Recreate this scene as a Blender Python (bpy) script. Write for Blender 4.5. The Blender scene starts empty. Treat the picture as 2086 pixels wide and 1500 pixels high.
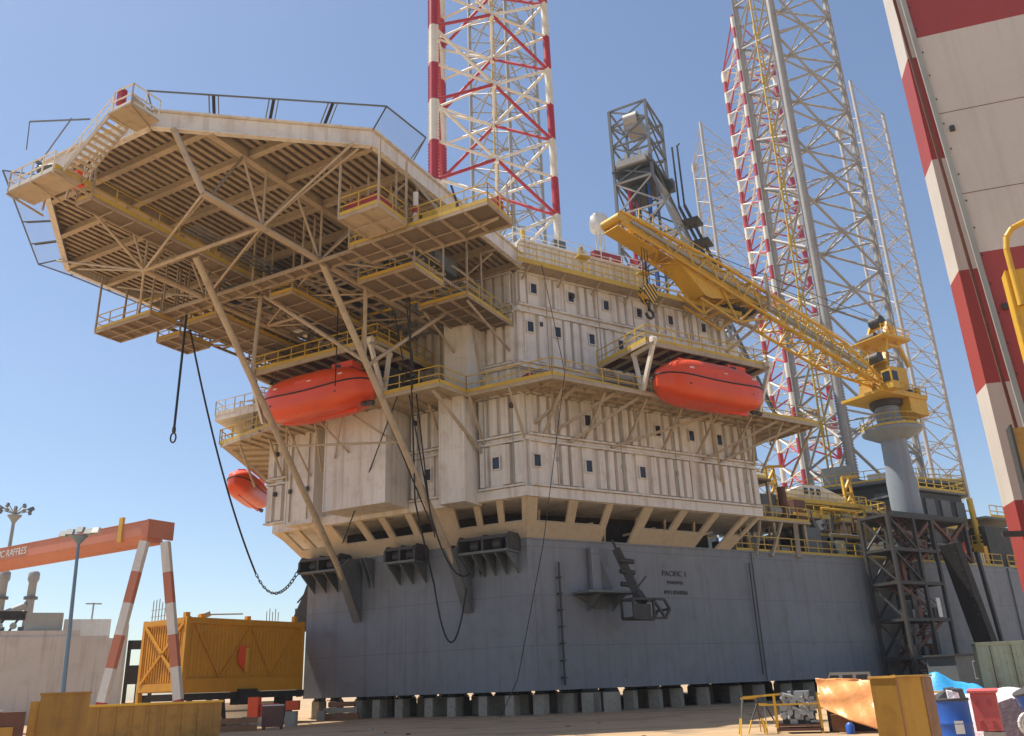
import bpy, bmesh, math, random
from mathutils import Vector, Matrix
random.seed(7)
sc = bpy.context.scene
col = sc.collection

# ---------------------------------------------------------------- camera
F = 1744.0; PITCH = math.radians(20.34); ROLL = math.atan(.038)
cam = bpy.data.objects.new('camera', bpy.data.cameras.new('camera')); col.objects.link(cam)
cam.data.sensor_width = 36.0; cam.data.lens = F/2086*36.0
cam.data.clip_start = .1; cam.data.clip_end = 6000
_R0 = Vector((1, 0, 0)); _U0 = Vector((0, -math.sin(PITCH), math.cos(PITCH)))
_RC = math.cos(ROLL)*_R0 - math.sin(ROLL)*_U0; _UC = math.sin(ROLL)*_R0 + math.cos(ROLL)*_U0
_BK = _RC.cross(_UC)
m = Matrix.Identity(4)
for i in range(3):
    m[i][0] = _RC[i]; m[i][1] = _UC[i]; m[i][2] = _BK[i]
m.translation = Vector((0, 0, 1.7)); cam.matrix_world = m
sc.camera = cam
# ---------------------------------------------------------------- sky, sun, exposure
SUN_AZ = math.radians(-71); SUN_EL = math.radians(64)
w = bpy.data.worlds.new('World'); sc.world = w; w.use_nodes = True
nt = w.node_tree; sky = nt.nodes.new('ShaderNodeTexSky'); sky.sky_type = 'NISHITA'
sky.sun_disc = False; sky.sun_elevation = SUN_EL; sky.sun_rotation = SUN_AZ
sky.air_density = 1.0; sky.dust_density = .6; sky.ozone_density = 2.2
bg = nt.nodes['Background']; bg.inputs[1].default_value = .1
nt.links.new(sky.outputs[0], bg.inputs[0])
sun = bpy.data.objects.new('sun', bpy.data.lights.new('sun', 'SUN')); col.objects.link(sun)
sun.data.energy = 5.0; sun.data.angle = math.radians(.53); sun.data.color = (1, .945, .86)
sd = Vector((math.cos(SUN_EL)*math.sin(SUN_AZ), math.cos(SUN_EL)*math.cos(SUN_AZ), math.sin(SUN_EL)))
sun.rotation_euler = sd.to_track_quat('Z', 'Y').to_euler()
sc.view_settings.view_transform = 'Standard'; sc.view_settings.look = 'None'
sc.view_settings.exposure = 0.6; sc.view_settings.gamma = 1
sc.render.engine = 'CYCLES'

# ---------------------------------------------------------------- materials
def mk(name, c, rough=.6, dirt=(.12, .08, .05), amt=.35, streak=.3, scale=.6, metal=0, bump=.15, c2=None, fine=.12):
    """painted surface: base colour, patchy tone, vertical run-off streaks, fine grain"""
    mt = bpy.data.materials.new(name); mt.use_nodes = True; n = mt.node_tree; N = n.nodes; L = n.links
    b = N['Principled BSDF']; b.inputs['Roughness'].default_value = rough; b.inputs['Metallic'].default_value = metal
    tc = N.new('ShaderNodeTexCoord')
    def noise(sc_, det, vec=None, ro=.6):
        t = N.new('ShaderNodeTexNoise'); t.inputs['Scale'].default_value = sc_; t.inputs['Detail'].default_value = det; t.inputs['Roughness'].default_value = ro
        L.new(vec or tc.outputs['Object'], t.inputs['Vector']); return t.outputs['Fac']
    def ramp(fac, a, b_):
        r = N.new('ShaderNodeMapRange'); r.inputs[1].default_value = a; r.inputs[2].default_value = b_; r.clamp = True
        L.new(fac, r.inputs[0]); return r.outputs[0]
    def mix(fac, A, B, mode='MIX'):
        x = N.new('ShaderNodeMix'); x.data_type = 'RGBA'; x.blend_type = mode; x.clamp_result = False
        for s, v in ((x.inputs[0], fac), (x.inputs[6], A), (x.inputs[7], B)):
            if hasattr(v, 'type'): L.new(v, s)
            elif isinstance(v, (int, float)): s.default_value = v
            else: s.default_value = (*v[:3], 1)
        return x.outputs[2]
    def mul(f, k):
        q = N.new('ShaderNodeMath'); q.operation = 'MULTIPLY'; L.new(f, q.inputs[0]); q.inputs[1].default_value = k; return q.outputs[0]
    base = mix(ramp(noise(scale*.35, 3), .3, .7), c, c2 or tuple(x*.82 for x in c))
    base = mix(mul(ramp(noise(scale*2.2, 8), .52, .75), amt), base, dirt)
    if streak:
        mp = N.new('ShaderNodeMapping'); mp.inputs['Scale'].default_value = (2.6, 2.6, .12); L.new(tc.outputs['Object'], mp.inputs[0])
        base = mix(mul(ramp(noise(1.0, 5, mp.outputs[0]), .5, .72), streak), base, dirt)
    if fine: base = mix(mul(ramp(noise(9, 4), .35, .65), fine), base, tuple(x*.55 for x in c))
    L.new(base, b.inputs['Base Color'])
    rr = ramp(noise(scale*3, 4), .3, .7); q = N.new('ShaderNodeMath'); q.operation = 'MULTIPLY_ADD'; L.new(rr, q.inputs[0]); q.inputs[1].default_value = .18; q.inputs[2].default_value = rough-.06
    L.new(q.outputs[0], b.inputs['Roughness'])
    if bump:
        bp = N.new('ShaderNodeBump'); bp.inputs['Strength'].default_value = bump; bp.inputs['Distance'].default_value = .03
        L.new(noise(scale*5, 5), bp.inputs['Height']); L.new(bp.outputs[0], b.inputs['Normal'])
    return mt
def plates(mt, sx, sz, dark=.25):
    """thin weld seams between hull plates, in the surface's own frame"""
    n = mt.node_tree; N = n.nodes; L = n.links; b = N['Principled BSDF']; src = b.inputs['Base Color'].links[0].from_socket
    tc = N.new('ShaderNodeTexCoord'); sep = N.new('ShaderNodeSeparateXYZ'); L.new(tc.outputs['Object'], sep.inputs[0])
    def line(sock, per, off, wd):
        a = N.new('ShaderNodeMath'); a.operation = 'ADD'; L.new(sock, a.inputs[0]); a.inputs[1].default_value = off
        p = N.new('ShaderNodeMath'); p.operation = 'PINGPONG'; L.new(a.outputs[0], p.inputs[0]); p.inputs[1].default_value = per/2
        c_ = N.new('ShaderNodeMath'); c_.operation = 'LESS_THAN'; L.new(p.outputs[0], c_.inputs[0]); c_.inputs[1].default_value = wd; return c_.outputs[0]
    l1 = line(sep.outputs[2], sz, .4, .022); l2 = line(sep.outputs[0], sx, .3, .02)
    mx = N.new('ShaderNodeMath'); mx.operation = 'MAXIMUM'; L.new(l1, mx.inputs[0]); L.new(l2, mx.inputs[1])
    q = N.new('ShaderNodeMath'); q.operation = 'MULTIPLY'; L.new(mx.outputs[0], q.inputs[0]); q.inputs[1].default_value = dark
    x = N.new('ShaderNodeMix'); x.data_type = 'RGBA'; L.new(q.outputs[0], x.inputs[0]); L.new(src, x.inputs[6]); x.inputs[7].default_value = (.02, .018, .016, 1)
    L.new(x.outputs[2], b.inputs['Base Color'])
M = dict(
 hull=mk('hull grey paint', (.235, .25, .27), .5, (.13, .10, .07), .4, .42, .4, bump=.5, c2=(.19, .207, .228)),
 beige=mk('beige paint', (.80, .77, .71), .55, (.36, .24, .15), .4, .55, .5),
 beige2=mk('beige steel', (.50, .41, .29), .6, (.2, .11, .05), .5, .2, .8),
 cream=mk('cream skirt paint', (.70, .59, .43), .5, (.3, .18, .09), .2, .25, .5),
 yellow=mk('yellow paint', (.72, .42, .03), .45, (.3, .15, .04), .35, .2, 1.2),
 yrail=mk('rail yellow', (.66, .45, .06), .5, (.3, .2, .08), .4, 0, 1.5),
 orange=mk('lifeboat orange', (.82, .085, .012), .32, (.5, .08, .03), .25, .2, .8, bump=.05),
 black=mk('black rubber', (.02, .02, .02), .6, (.04, .035, .03), .3, 0, 1),
 dark=mk('dark steel', (.055, .055, .052), .6, (.1, .06, .035), .5, .3, 1),
 dgrey=mk('grey steel', (.15, .165, .17), .55, (.1, .07, .045), .4, .3, 1),
 rust=mk('red oxide steel', (.17, .075, .05), .7, (.06, .03, .02), .5, .3, 1),
 white=mk('white paint', (.78, .76, .7), .45, (.45, .36, .26), .3, .3, .8),
 legwhite=mk('leg white paint', (.8, .75, .64), .5, (.45, .33, .2), .35, .1, .8),
 red=mk('red paint', (.42, .035, .035), .5, (.2, .03, .03), .3, .2, .8),
 legred=mk('leg red paint', (.46, .03, .045), .5, (.25, .05, .04), .3, .1, .8),
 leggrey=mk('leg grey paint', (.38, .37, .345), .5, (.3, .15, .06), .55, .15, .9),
 hazegrey=mk('hazed far leg grey', (.5, .47, .43), .6, (.36, .26, .18), .4, .1, .9),  # paler than the near grey legs: haze put into the colour
 gantryw=mk('gantry white paint', (.62, .56, .49), .55, (.38, .3, .24), .15, .25, .3, bump=.05),
 gantryr=mk('gantry red paint', (.36, .055, .045), .55, (.2, .05, .04), .15, .25, .3, bump=.05),
 salmon=mk('faded red crane paint', (.60, .22, .13), .6, (.33, .14, .09), .3, .2, .3),
 cont=mk('yellow container paint', (.66, .30, .008), .5, (.35, .14, .02), .35, .3, .6),
 ochre=mk('ochre steel', (.40, .22, .04), .6, (.16, .07, .025), .6, .5, 1.2),
 wood=mk('varnished yellow plywood', (.55, .30, .045), .5, (.22, .09, .02), .55, .5, 1.5),
 wood2=mk('brown plywood', (.30, .14, .06), .55, (.13, .06, .03), .5, .4, 1.5),
 conc=mk('pale concrete block', (.42, .37, .29), .85, (.15, .12, .09), .5, .4, 1.5),
 wallg=mk('pale plastered wall', (.60, .585, .565), .85, (.3, .25, .21), .35, .5, .25),
 blue=mk('blue drum paint', (.02, .10, .42), .4, (.03, .05, .15), .3, .3, 2),
 pink=mk('faded red paint', (.62, .11, .10), .5, (.4, .1, .08), .3, .2, 2),
 tarpo=mk('orange tarpaulin', (.95, .42, .14), .3, (.7, .2, .05), .25, 0, 1.5, bump=.6),
 tarpb=mk('blue tarpaulin', (.05, .42, .85), .4, (.03, .2, .6), .3, 0, 1.5, bump=.6),
 tarpw=mk('printed white tarpaulin', (.74, .66, .66), .5, (.45, .12, .14), .9, 0, 1.6, bump=.6),
 tarpd=mk('dark plastic sheet', (.12, .08, .09), .5, (.6, .4, .42), .4, 0, 1.6, bump=.6),
 green=mk('weathered green container paint', (.42, .50, .38), .65, (.3, .18, .08), .7, .6, .9),
 glass=mk('dark window glass', (.03, .035, .045), .12, (.05, .05, .05), .2, 0, 1, bump=0),
 chip=mk('grey castings', (.36, .38, .38), .6, (.12, .12, .12), .5, .2, 2),
 polebl=mk('blue grey pole paint', (.16, .25, .34), .5, (.1, .1, .1), .3, .2, 1),
 smoke=mk('grey stack paint', (.36, .38, .35), .6, (.25, .2, .16), .5, .4, .5),
 nearblack=mk('black steel and interior shade', (.035, .03, .025), .8, (.08, .06, .04), .4, .3, 1),  # near black steel, also paints the shade behind the skirt bays
 joist=mk('brown joist steel', (.46, .37, .26), .7, (.11, .055, .025), .6, .2, .9),
 pedg=mk('crane pedestal blue grey', (.27, .31, .35), .5, (.2, .15, .1), .3, .4, .6),
 deckg=mk('deck grating', (.2, .15, .10), .7, (.08, .05, .03), .4, 0, 2),
)
plates(M['hull'], 8.6, 3.0, .3)
# ground: sandy concrete yard
g = mk('yard ground', (.50, .335, .175), .9, (.2, .13, .08), .45, 0, .12, bump=.3, c2=(.42, .28, .15), fine=.25)

def yard(mt):
    n = mt.node_tree; N = n.nodes; L = n.links; b = N['Principled BSDF']; src = b.inputs['Base Color'].links[0].from_socket
    tc = N.new('ShaderNodeTexCoord'); mp = N.new('ShaderNodeMapping'); mp.inputs['Rotation'].default_value = (0, 0, math.radians(-31)); mp.inputs['Scale'].default_value = (.06, 1.1, 1); L.new(tc.outputs['Object'], mp.inputs[0])
    t = N.new('ShaderNodeTexNoise'); t.inputs['Scale'].default_value = 1.0; t.inputs['Detail'].default_value = 6; L.new(mp.outputs[0], t.inputs['Vector'])
    t2 = N.new('ShaderNodeTexNoise'); t2.inputs['Scale'].default_value = .45; t2.inputs['Detail'].default_value = 9; L.new(tc.outputs['Object'], t2.inputs['Vector'])
    for tex, a, c_, k, colr in ((t, .52, .62, .45, (.22, .14, .08, 1)), (t2, .55, .66, .55, (.17, .125, .085, 1))):
        r = N.new('ShaderNodeMapRange'); r.inputs[1].default_value = a; r.inputs[2].default_value = c_; r.inputs[4].default_value = k; L.new(tex.outputs['Fac'], r.inputs[0])
        x = N.new('ShaderNodeMix'); x.data_type = 'RGBA'; L.new(r.outputs[0], x.inputs[0]); L.new(src, x.inputs[6]); x.inputs[7].default_value = colr; src = x.outputs[2]
    L.new(src, b.inputs['Base Color'])
yard(g)
# ---------------------------------------------------------------- frames
MX, MY, A = -7.4, 59.0, math.radians(28.3)
sA, cA = math.sin(A), math.cos(A)
def R(p): x, y, z = p; return Vector((MX + x*cA + y*sA, MY - x*sA + y*cA, z))     # rig frame: x starboard, y aft
def ST(p): s, d, z = p; return R((9 + .5*s + .866*d, .866*s - .5*d, z))           # starboard side: s aft, d outboard
def PT(p): s, d, z = p; return R((-9 - .5*s - .866*d, .866*s - .5*d, z))          # port side
def BW(p): x, d, z = p; return R((x, -d, z))                                      # bow: x, d forward
def ID(p): return Vector(p)
def POLAR(az, r): a = math.radians(az); return (r*math.sin(a), r*math.cos(a))

class MB:
    def __init__(s, T=ID, mats=('beige',)): s.v = []; s.f = []; s.mi = []; s.sm = []; s.T = T; s.mats = mats
    def add(s, vs, fs, mi=0, sm=False):
        b = len(s.v); s.v += [s.T(tuple(v)) for v in vs]
        for f in fs: s.f.append([b+i for i in f]); s.mi.append(mi); s.sm.append(sm)
    def box(s, x0, x1, y0, y1, z0, z1, mi=0):
        s.add([(x, y, z) for z in (z0, z1) for x, y in ((x0, y0), (x1, y0), (x1, y1), (x0, y1))],
              [(0, 1, 2, 3), (4, 5, 6, 7), (0, 1, 5, 4), (1, 2, 6, 5), (2, 3, 7, 6), (3, 0, 4, 7)], mi); return s
    def prism(s, pts, z0, z1, mi=0):
        n = len(pts); s.add([(x, y, z) for z in (z0, z1) for x, y in pts],
              [tuple(range(n)), tuple(range(n, 2*n))]+[(i, (i+1) % n, n+(i+1) % n, n+i) for i in range(n)], mi); return s
    def slab(s, q, t, mi=0):       # quad (or polygon) q thickened by vector t
        n = len(q); t = Vector(t); q = [Vector(p) for p in q]; s.add(q+[p+t for p in q],
              [tuple(range(n)), tuple(range(n, 2*n))]+[(i, (i+1) % n, n+(i+1) % n, n+i) for i in range(n)], mi); return s
    def _fr(s, p, q):
        d = (q-p); L = d.length; d = d/L if L else Vector((0, 0, 1)); up = Vector((0, 0, 1)) if abs(d.z) < .95 else Vector((1, 0, 0))
        a = d.cross(up).normalized(); return a, a.cross(d).normalized()
    def bar(s, p, q, w, h=None, mi=0):
        h = h or w; p = Vector(p); q = Vector(q); a, b = s._fr(p, q)
        c = [(-1, -1), (1, -1), (1, 1), (-1, 1)]
        s.add([P+a*(i*w/2)+b*(j*h/2) for P in (p, q) for i, j in c],
              [(0, 1, 2, 3), (4, 5, 6, 7), (0, 1, 5, 4), (1, 2, 6, 5), (2, 3, 7, 6), (3, 0, 4, 7)], mi); return s
    def tube(s, p, q, r, n=8, mi=0, r2=None, cap=True):
        p = Vector(p); q = Vector(q); a, b = s._fr(p, q); r2 = r if r2 is None else r2
        ring = lambda P, rr: [P+a*(rr*math.cos(6.2832*i/n))+b*(rr*math.sin(6.2832*i/n)) for i in range(n)]
        s.add(ring(p, r)+ring(q, r2), [(i, (i+1) % n, n+(i+1) % n, n+i) for i in range(n)], mi, True)
        if cap: s.add(ring(p, r), [tuple(range(n))], mi); s.add(ring(q, r2), [tuple(range(n))], mi)
        return s
    def path(s, pts, r, n=6, mi=0):
        for a, b in zip(pts, pts[1:]): s.tube(a, b, r, n, mi, cap=False)
        return s
    def lathe(s, c, prof, n=16, mi=0, ax='z'):
        c = Vector(c); vs = []
        for r, h in prof:
            for i in range(n):
                t = 6.2832*i/n; x, y = r*math.cos(t), r*math.sin(t)
                vs.append(c+Vector((x, y, h) if ax == 'z' else (h, x, y) if ax == 'x' else (x, h, y)))
        k = len(prof)
        s.add(vs, [(j*n+i, j*n+(i+1) % n, (j+1)*n+(i+1) % n, (j+1)*n+i) for j in range(k-1) for i in range(n)], mi, True)
        s.add(vs[:n], [tuple(range(n))], mi); s.add(vs[-n:], [tuple(range(n))], mi); return s
    def build(s, name, parent=None, loc=None, mats=None):
        o_ = parent.matrix_world.translation.copy() if False else (Vector(parent['_w']) if parent else Vector(loc or (0, 0, 0)))
        me = bpy.data.meshes.new(name); me.from_pydata([tuple(v-o_) for v in s.v], [], s.f)
        for mn in (mats or s.mats): me.materials.append(M[mn] if isinstance(mn, str) else mn)
        me.polygons.foreach_set('material_index', s.mi); me.polygons.foreach_set('use_smooth', s.sm); me.update()
        bm = bmesh.new(); bm.from_mesh(me); bmesh.ops.recalc_face_normals(bm, faces=bm.faces); bm.to_mesh(me); bm.free()
        o = bpy.data.objects.new(name, me); col.objects.link(o)
        if parent: o.parent = parent
        else: o.location = o_
        o['_w'] = tuple(o_)
        return o
def thing(name, label, cat, loc, group=None):
    o = bpy.data.objects.new(name, None); col.objects.link(o); o.empty_display_size = .5
    o.location = loc; o['label'] = label; o['category'] = cat; o['_w'] = tuple(loc)
    o['kind'] = 'thing'
    if group: o['group'] = group
    return o
def tag(o, label, cat, group=None, kind=None):
    if label: o['label'] = label
    if cat: o['category'] = cat
    if group: o['group'] = group
    o['kind'] = kind or 'thing'
    return o
def lerp(a, b, t): return tuple(x+(y-x)*t for x, y in zip(a, b))
def rail(mb, pts, h=1.1, step=1.5, r=.028, mi=0, kick=True, closed=False, mid=2):
    """handrail along a polyline of (x, y, z) floor points"""
    if closed: pts = list(pts)+[pts[0]]
    for a, b in zip(pts, pts[1:]):
        L = math.dist(a, b); n = max(1, round(L/step))
        for i in range(n+1):
            p = lerp(a, b, i/n); mb.bar(p, (p[0], p[1], p[2]+h), r*2, r*2, mi)
        for k in range(1, mid+1):
            z = h*k/mid; mb.bar((a[0], a[1], a[2]+z), (b[0], b[1], b[2]+z), r*2, r*2, mi)
        if kick: mb.bar((a[0], a[1], a[2]+.1), (b[0], b[1], b[2]+.1), .03, .24, mi)

# ================================================================ SETTING
mb = MB(ID, (g,)); N_ = 40
mb.add([(-2500, -600, 0), (2500, -600, 0), (2500, 4000, 0), (-2500, 4000, 0)], [(0, 1, 2, 3)])
tag(mb.build('ground'), None, None, kind='structure')

# ================================================================ RIG HULL
def hullpt(s): return (9+.5*s, .866*s)
hull = thing('rig_hull', 'huge slate grey steel rig hull resting on rows of concrete blocks', 'ship hull', R((0, 0, 1.35)))
S1 = 54.3
poly = [(-9, 0), (9, 0), hullpt(S1), hullpt(S1+3.5), (34, 66), (-34, 66), (-hullpt(S1)[0], hullpt(S1)[1])]
mb = MB(R, ('hull',)); mb.prism(poly, 1.35, 10.4); mb.build('hull_shell', hull)
for s0, s1, t_ in ((19.7, 20.35, .1), (36.2, 36.6, .06), (53.2, 54.0, .14)):
    mb = MB(ST, ('hull',)); mb.box(s0, s1, .0, t_, 1.36, 10.38); mb.build('side_fender', hull)
mb = MB(ST, ('dark',)); mb.tube((2.2, .22, 1.6), (2.2, .22, 9.0), .07, 8)
for z in range(2, 9): mb.box(2.08, 2.32, 0, .34, z, z+.09)
mb.tube((19.2, .2, 1.8), (19.2, .2, 9.6), .05, 6); mb.build('drain_pipe', hull)
mb = MB(R, ('hull',))      # gunwale plate
mb.prism([(-9.06, -.05), (9.06, -.05), (hullpt(S1)[0]+.08, hullpt(S1)[1]), (hullpt(S1)[0]-.1, hullpt(S1)[1]), (8.9, .1), (-8.9, .1)], 10.4, 10.52)
mb.build('deck_edge', hull)
def text(body, size, P, X, Y, parent, mat='dark', ext=.012, name='lettering'):
    cu = bpy.data.curves.new(name, 'FONT'); cu.body = body; cu.size = size; cu.extrude = ext; cu.align_x = 'CENTER'
    t = bpy.data.objects.new(name, cu); col.objects.link(t); bpy.context.view_layer.update()
    me = bpy.data.meshes.new_from_object(t.evaluated_get(bpy.context.evaluated_depsgraph_get())); bpy.data.objects.remove(t)
    X = X.normalized(); Y = Y.normalized(); Zv = X.cross(Y); mm = Matrix.Identity(4)
    for i in range(3): mm[i][0] = X[i]; mm[i][1] = Y[i]; mm[i][2] = Zv[i]
    mm.translation = P-Vector(parent['_w']); me.transform(mm); me.materials.clear(); me.materials.append(M[mat])
    o = bpy.data.objects.new(name, me); col.objects.link(o); o.parent = parent; return o
sx_ = ST((1, 0, 0))-ST((0, 0, 0))
for body, sz, z in (('PACIFIC 1', .52, 8.42), ('PANAMA', .36, 7.87), ('IMO 8768066', .38, 7.2)):
    text(body, sz, ST((12.0, .03, z)), sx_, Vector((0, 0, 1)), hull)

# concrete keel blocks in rows under the hull
kb = [(-8.1, .35), (-7.0, .6)]
gi = 0
def keel(p, wx, wy, h, lab, mats=('conc', 'nearblack')):
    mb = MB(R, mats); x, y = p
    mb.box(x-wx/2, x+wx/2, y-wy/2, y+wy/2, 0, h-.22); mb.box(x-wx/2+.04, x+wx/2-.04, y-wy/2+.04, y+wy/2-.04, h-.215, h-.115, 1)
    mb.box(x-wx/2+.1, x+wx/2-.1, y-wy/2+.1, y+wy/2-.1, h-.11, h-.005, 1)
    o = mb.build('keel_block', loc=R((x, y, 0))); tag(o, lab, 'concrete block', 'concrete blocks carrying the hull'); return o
ORD = ['first', 'second', 'third', 'fourth', 'fifth', 'sixth', 'seventh', 'eighth', 'ninth', 'tenth', 'eleventh', 'twelfth', 'thirteenth', 'fourteenth', 'fifteenth', 'sixteenth', 'seventeenth', 'eighteenth', 'nineteenth', 'twentieth']
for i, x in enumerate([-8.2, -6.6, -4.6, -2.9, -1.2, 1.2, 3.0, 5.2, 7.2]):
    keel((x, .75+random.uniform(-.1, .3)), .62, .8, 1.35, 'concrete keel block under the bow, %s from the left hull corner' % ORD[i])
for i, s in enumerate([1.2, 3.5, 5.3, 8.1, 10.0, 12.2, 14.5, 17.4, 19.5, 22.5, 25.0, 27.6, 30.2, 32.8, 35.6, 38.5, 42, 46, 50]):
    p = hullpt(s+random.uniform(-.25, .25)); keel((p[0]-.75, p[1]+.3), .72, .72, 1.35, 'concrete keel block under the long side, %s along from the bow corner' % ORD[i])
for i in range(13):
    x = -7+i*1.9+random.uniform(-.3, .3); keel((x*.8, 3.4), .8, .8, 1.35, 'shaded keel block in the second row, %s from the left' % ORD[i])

for r_, off_, lab in ((1, 4.2, 'second'), (2, 8.0, 'third')):  # inner rows added to block the lit ground beyond the hull
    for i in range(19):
        s_ = .5+i*2.75+random.uniform(-.4, .4); p = hullpt(s_); keel((p[0]-off_*.866, p[1]+off_*.5+.3), 1.1, 1.1, 1.35, 'added keel block %s along the %s row under the long side' % (ORD[i], lab))
# ================================================================ ACCOMMODATION BLOCK
acc = thing('accommodation_block', 'beige ribbed multi-storey living quarters block on the grey hull', 'accommodation block', R((0, 5, 10.4)))
def wall(T, u0, u1, z0, z1, d, pitch=.72, wins=(), depth=.3, duty=.7, back=.3, parent=acc, solid=(), name='ribbed_wall'):
    mb = MB(T, ('beige',)); mb.box(u0, u1, d-back, d, z0, z1)
    n = int((u1-u0)/pitch); st = (u1-u0)/n
    for i in range(n):
        a = u0+st*(i+.5-duty/2); b = a+st*duty
        if any(a < wu+.42 and b > wu-.42 for wu in wins) or any(a < q1 and b > q0 for q0, q1 in solid): continue
        c = .03
        mb.add([(a, d, z0+.12), (a+c, d+depth, z0+.2), (b-c, d+depth, z0+.2), (b, d, z0+.12), (a, d, z1-.12), (a+c, d+depth, z1-.2), (b-c, d+depth, z1-.2), (b, d, z1-.12)],
               [(0, 1, 2, 3), (4, 5, 6, 7), (0, 1, 5, 4), (1, 2, 6, 5), (2, 3, 7, 6)])
    for wu in wins: mb.box(wu-.45, wu+.45, d, d+.15, z0+.12, z1-.12)
    for q0, q1 in solid: mb.box(q0, q1, d, d+depth, z0+.12, z1-.12)
    mb.box(u0, u1, d, d+depth+.04, z0, z0+.11); mb.box(u0, u1, d, d+depth+.04, z1-.11, z1)
    return mb.build(name, parent)
def window(T, u, z, d, w_=.5, h_=.76, parent=acc):
    mb = MB(T, ('beige',)); t = .07
    mb.box(u-w_/2-t, u+w_/2+t, d, d+.12, z+h_/2, z+h_/2+t); mb.box(u-w_/2-t, u+w_/2+t, d, d+.12, z-h_/2-t, z-h_/2)
    mb.box(u-w_/2-t, u-w_/2, d, d+.12, z-h_/2, z+h_/2); mb.box(u+w_/2, u+w_/2+t, d, d+.12, z-h_/2, z+h_/2)
    o = mb.build('window', parent)
    g_ = MB(T, ('glass',)); g_.box(u-w_/2, u+w_/2, d+.005, d+.03, z-h_/2, z+h_/2); g_.build('pane', o)
D1 = 2.3
w1 = [-.56, 3.42, 7.87]; w2 = [3.55, 9.57, 12.67, 15.38]; w3 = [.56, 2.84, 5.78, 8.41]; w4 = [.96, 4.15, 7.33, 10.45, 13.56, 16.99]
wall(ST, -1.07, 18.85, 13.25, 16.2, D1, wins=w1, solid=((12.2, 12.5),)); wall(ST, -1.07, 18.85, 16.5, 19.35, D1, wins=w2)
wall(ST, -.36, 19.3, 22.15, 26.0, .5, wins=w3); wall(ST, -.36, 19.3, 26.4, 29.0, .5, wins=w4); wall(ST, -.36, 19.3, 19.4, 21.9, .5, pitch=1.0, duty=.4)
for wz, ws, d in ((14.86, w1, D1), (17.97, w2, D1), (24.85, w3, .5), (27.84, w4, .5)):
    for u in ws: window(ST, u, wz, d+.16)
# bow faces
wall(BW, -11.2, -8.55, 13.25, 16.2, D1); wall(BW, -11.2, -8.55, 16.5, 19.35, D1)
wall(BW, 7.05, 10.35, 13.25, 16.2, D1, wins=[8.36]); wall(BW, 7.05, 10.35, 16.5, 19.35, D1)
wall(BW, 1.7, 5.0, 13.25, 16.2, D1, wins=[3.15]); wall(BW, 1.7, 5.0, 16.5, 19.35, D1)
for u in (8.36, 3.15): window(BW, u, 14.9, D1+.16)
wall(BW, -9.2, 9.0, 22.15, 26.0, .5); wall(BW, -9.2, 9.0, 26.4, 29.0, .5); wall(BW, -9.2, 9.0, 19.4, 21.9, .5, pitch=1.0, duty=.4)
mb = MB(R, ('beige',))      # bodies behind the skins
c1 = lambda d: (9+.577*d, -d)
def foot(d, s_): # plan outline at offset d, starboard run to s_
    e = ST((s_, d, 0)); p = R((0, 0, 0)); ex = 9+.5*s_+.866*d; ey = .866*s_-.5*d
    return [(-9-.577*d, -d), (9+.577*d, -d), (ex, ey), (ex-4, ey+6), (-ex+4, ey+6), (-ex, ey)]
mb.prism(foot(D1-.31, 18.8), 12.65, 19.4); mb.build('lower_storeys', acc)
mb = MB(R, ('beige',)); mb.prism(foot(.5-.31, 19.25), 19.4, 29.0); mb.build('upper_storeys', acc)
for nm, zz, d, s_, h_ in (('bottom_fascia', 12.6, D1+.16, 18.95, .62), ('storey_band', 16.22, D1+.1, 18.9, .26), ('storey_band', 26.02, .6, 19.35, .36), ('storey_band', 21.92, .66, 19.35, .22)):
    f_ = foot(d, s_); mb = MB(R, ('beige',)); mb.prism(f_, zz, zz+h_); mb.build(nm, acc)
# end wall panel aft starboard
mb = MB(ST, ('beige',)); mb.box(18.85, 19.0, -3, D1, 13.2, 19.4); mb.box(19.3, 20.9, -2, .45, 19.4, 27.6); mb.build('end_wall', acc)
# projecting plain boxes on the bow face
def boxpart(nm, x0, x1, d0, d1, z0, z1, extra=True):
    mb = MB(BW, ('beige',)); mb.box(x0, x1, d0, d1, z0, z1)
    if extra:
        for x in (x0, x1-.1): mb.box(x, x+.1, d1, d1+.05, z0, z1)
        for z in (z0, (z0+z1)/2, z1-.12): mb.box(x0+.1, x1-.1, d1, d1+.04, z, z+.1)
    return mb.build(nm, acc)
boxpart('vent_trunk', 5.04, 6.95, 2.0, 4.0, 12.45, 19.35); boxpart('vent_trunk', 4.6, 6.5, .4, 2.6, 19.62, 25.4)
boxpart('service_tank', -3.55, 1.6, 2.0, 5.0, 12.9, 19.3)
boxpart('service_tank', -8.5, -5.9, 2.0, 3.3, 12.75, 19.35)
# slanted skirt with open bays between hull and block
def skirt(T, u0, u1, flare0, flare1, bays, tall):
    mb = MB(T, ('cream',))
    def P(u, t, inn=0):   # t 0 hull edge, 1 block edge; the ends splay with the flare
        k = (u-u0)/(u1-u0); uu = u+(flare0*(1-k)+flare1*k)*t
        return Vector((uu, .02+D1*t-inn*.7, 10.45+2.2*t+inn*.7))
    def panel(a, b, t0, t1):
        q = [P(a, t0), P(b, t0), P(b, t1), P(a, t1)]; mb.add(q+[P(a, t0, .18), P(b, t0, .18), P(b, t1, .18), P(a, t1, .18)],
            [(0, 1, 2, 3), (4, 5, 6, 7), (0, 1, 5, 4), (1, 2, 6, 5), (2, 3, 7, 6), (3, 0, 4, 7)])
    prev = u0
    for i, (a, b) in enumerate(bays):
        panel(prev, a, 0, 1); 
        if i not in tall: panel(a, b, 0, .41)
        panel(a, b, .96, 1); prev = b
    panel(prev, u1, 0, 1)
    mb.build('slanted_skirt', acc)
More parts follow.
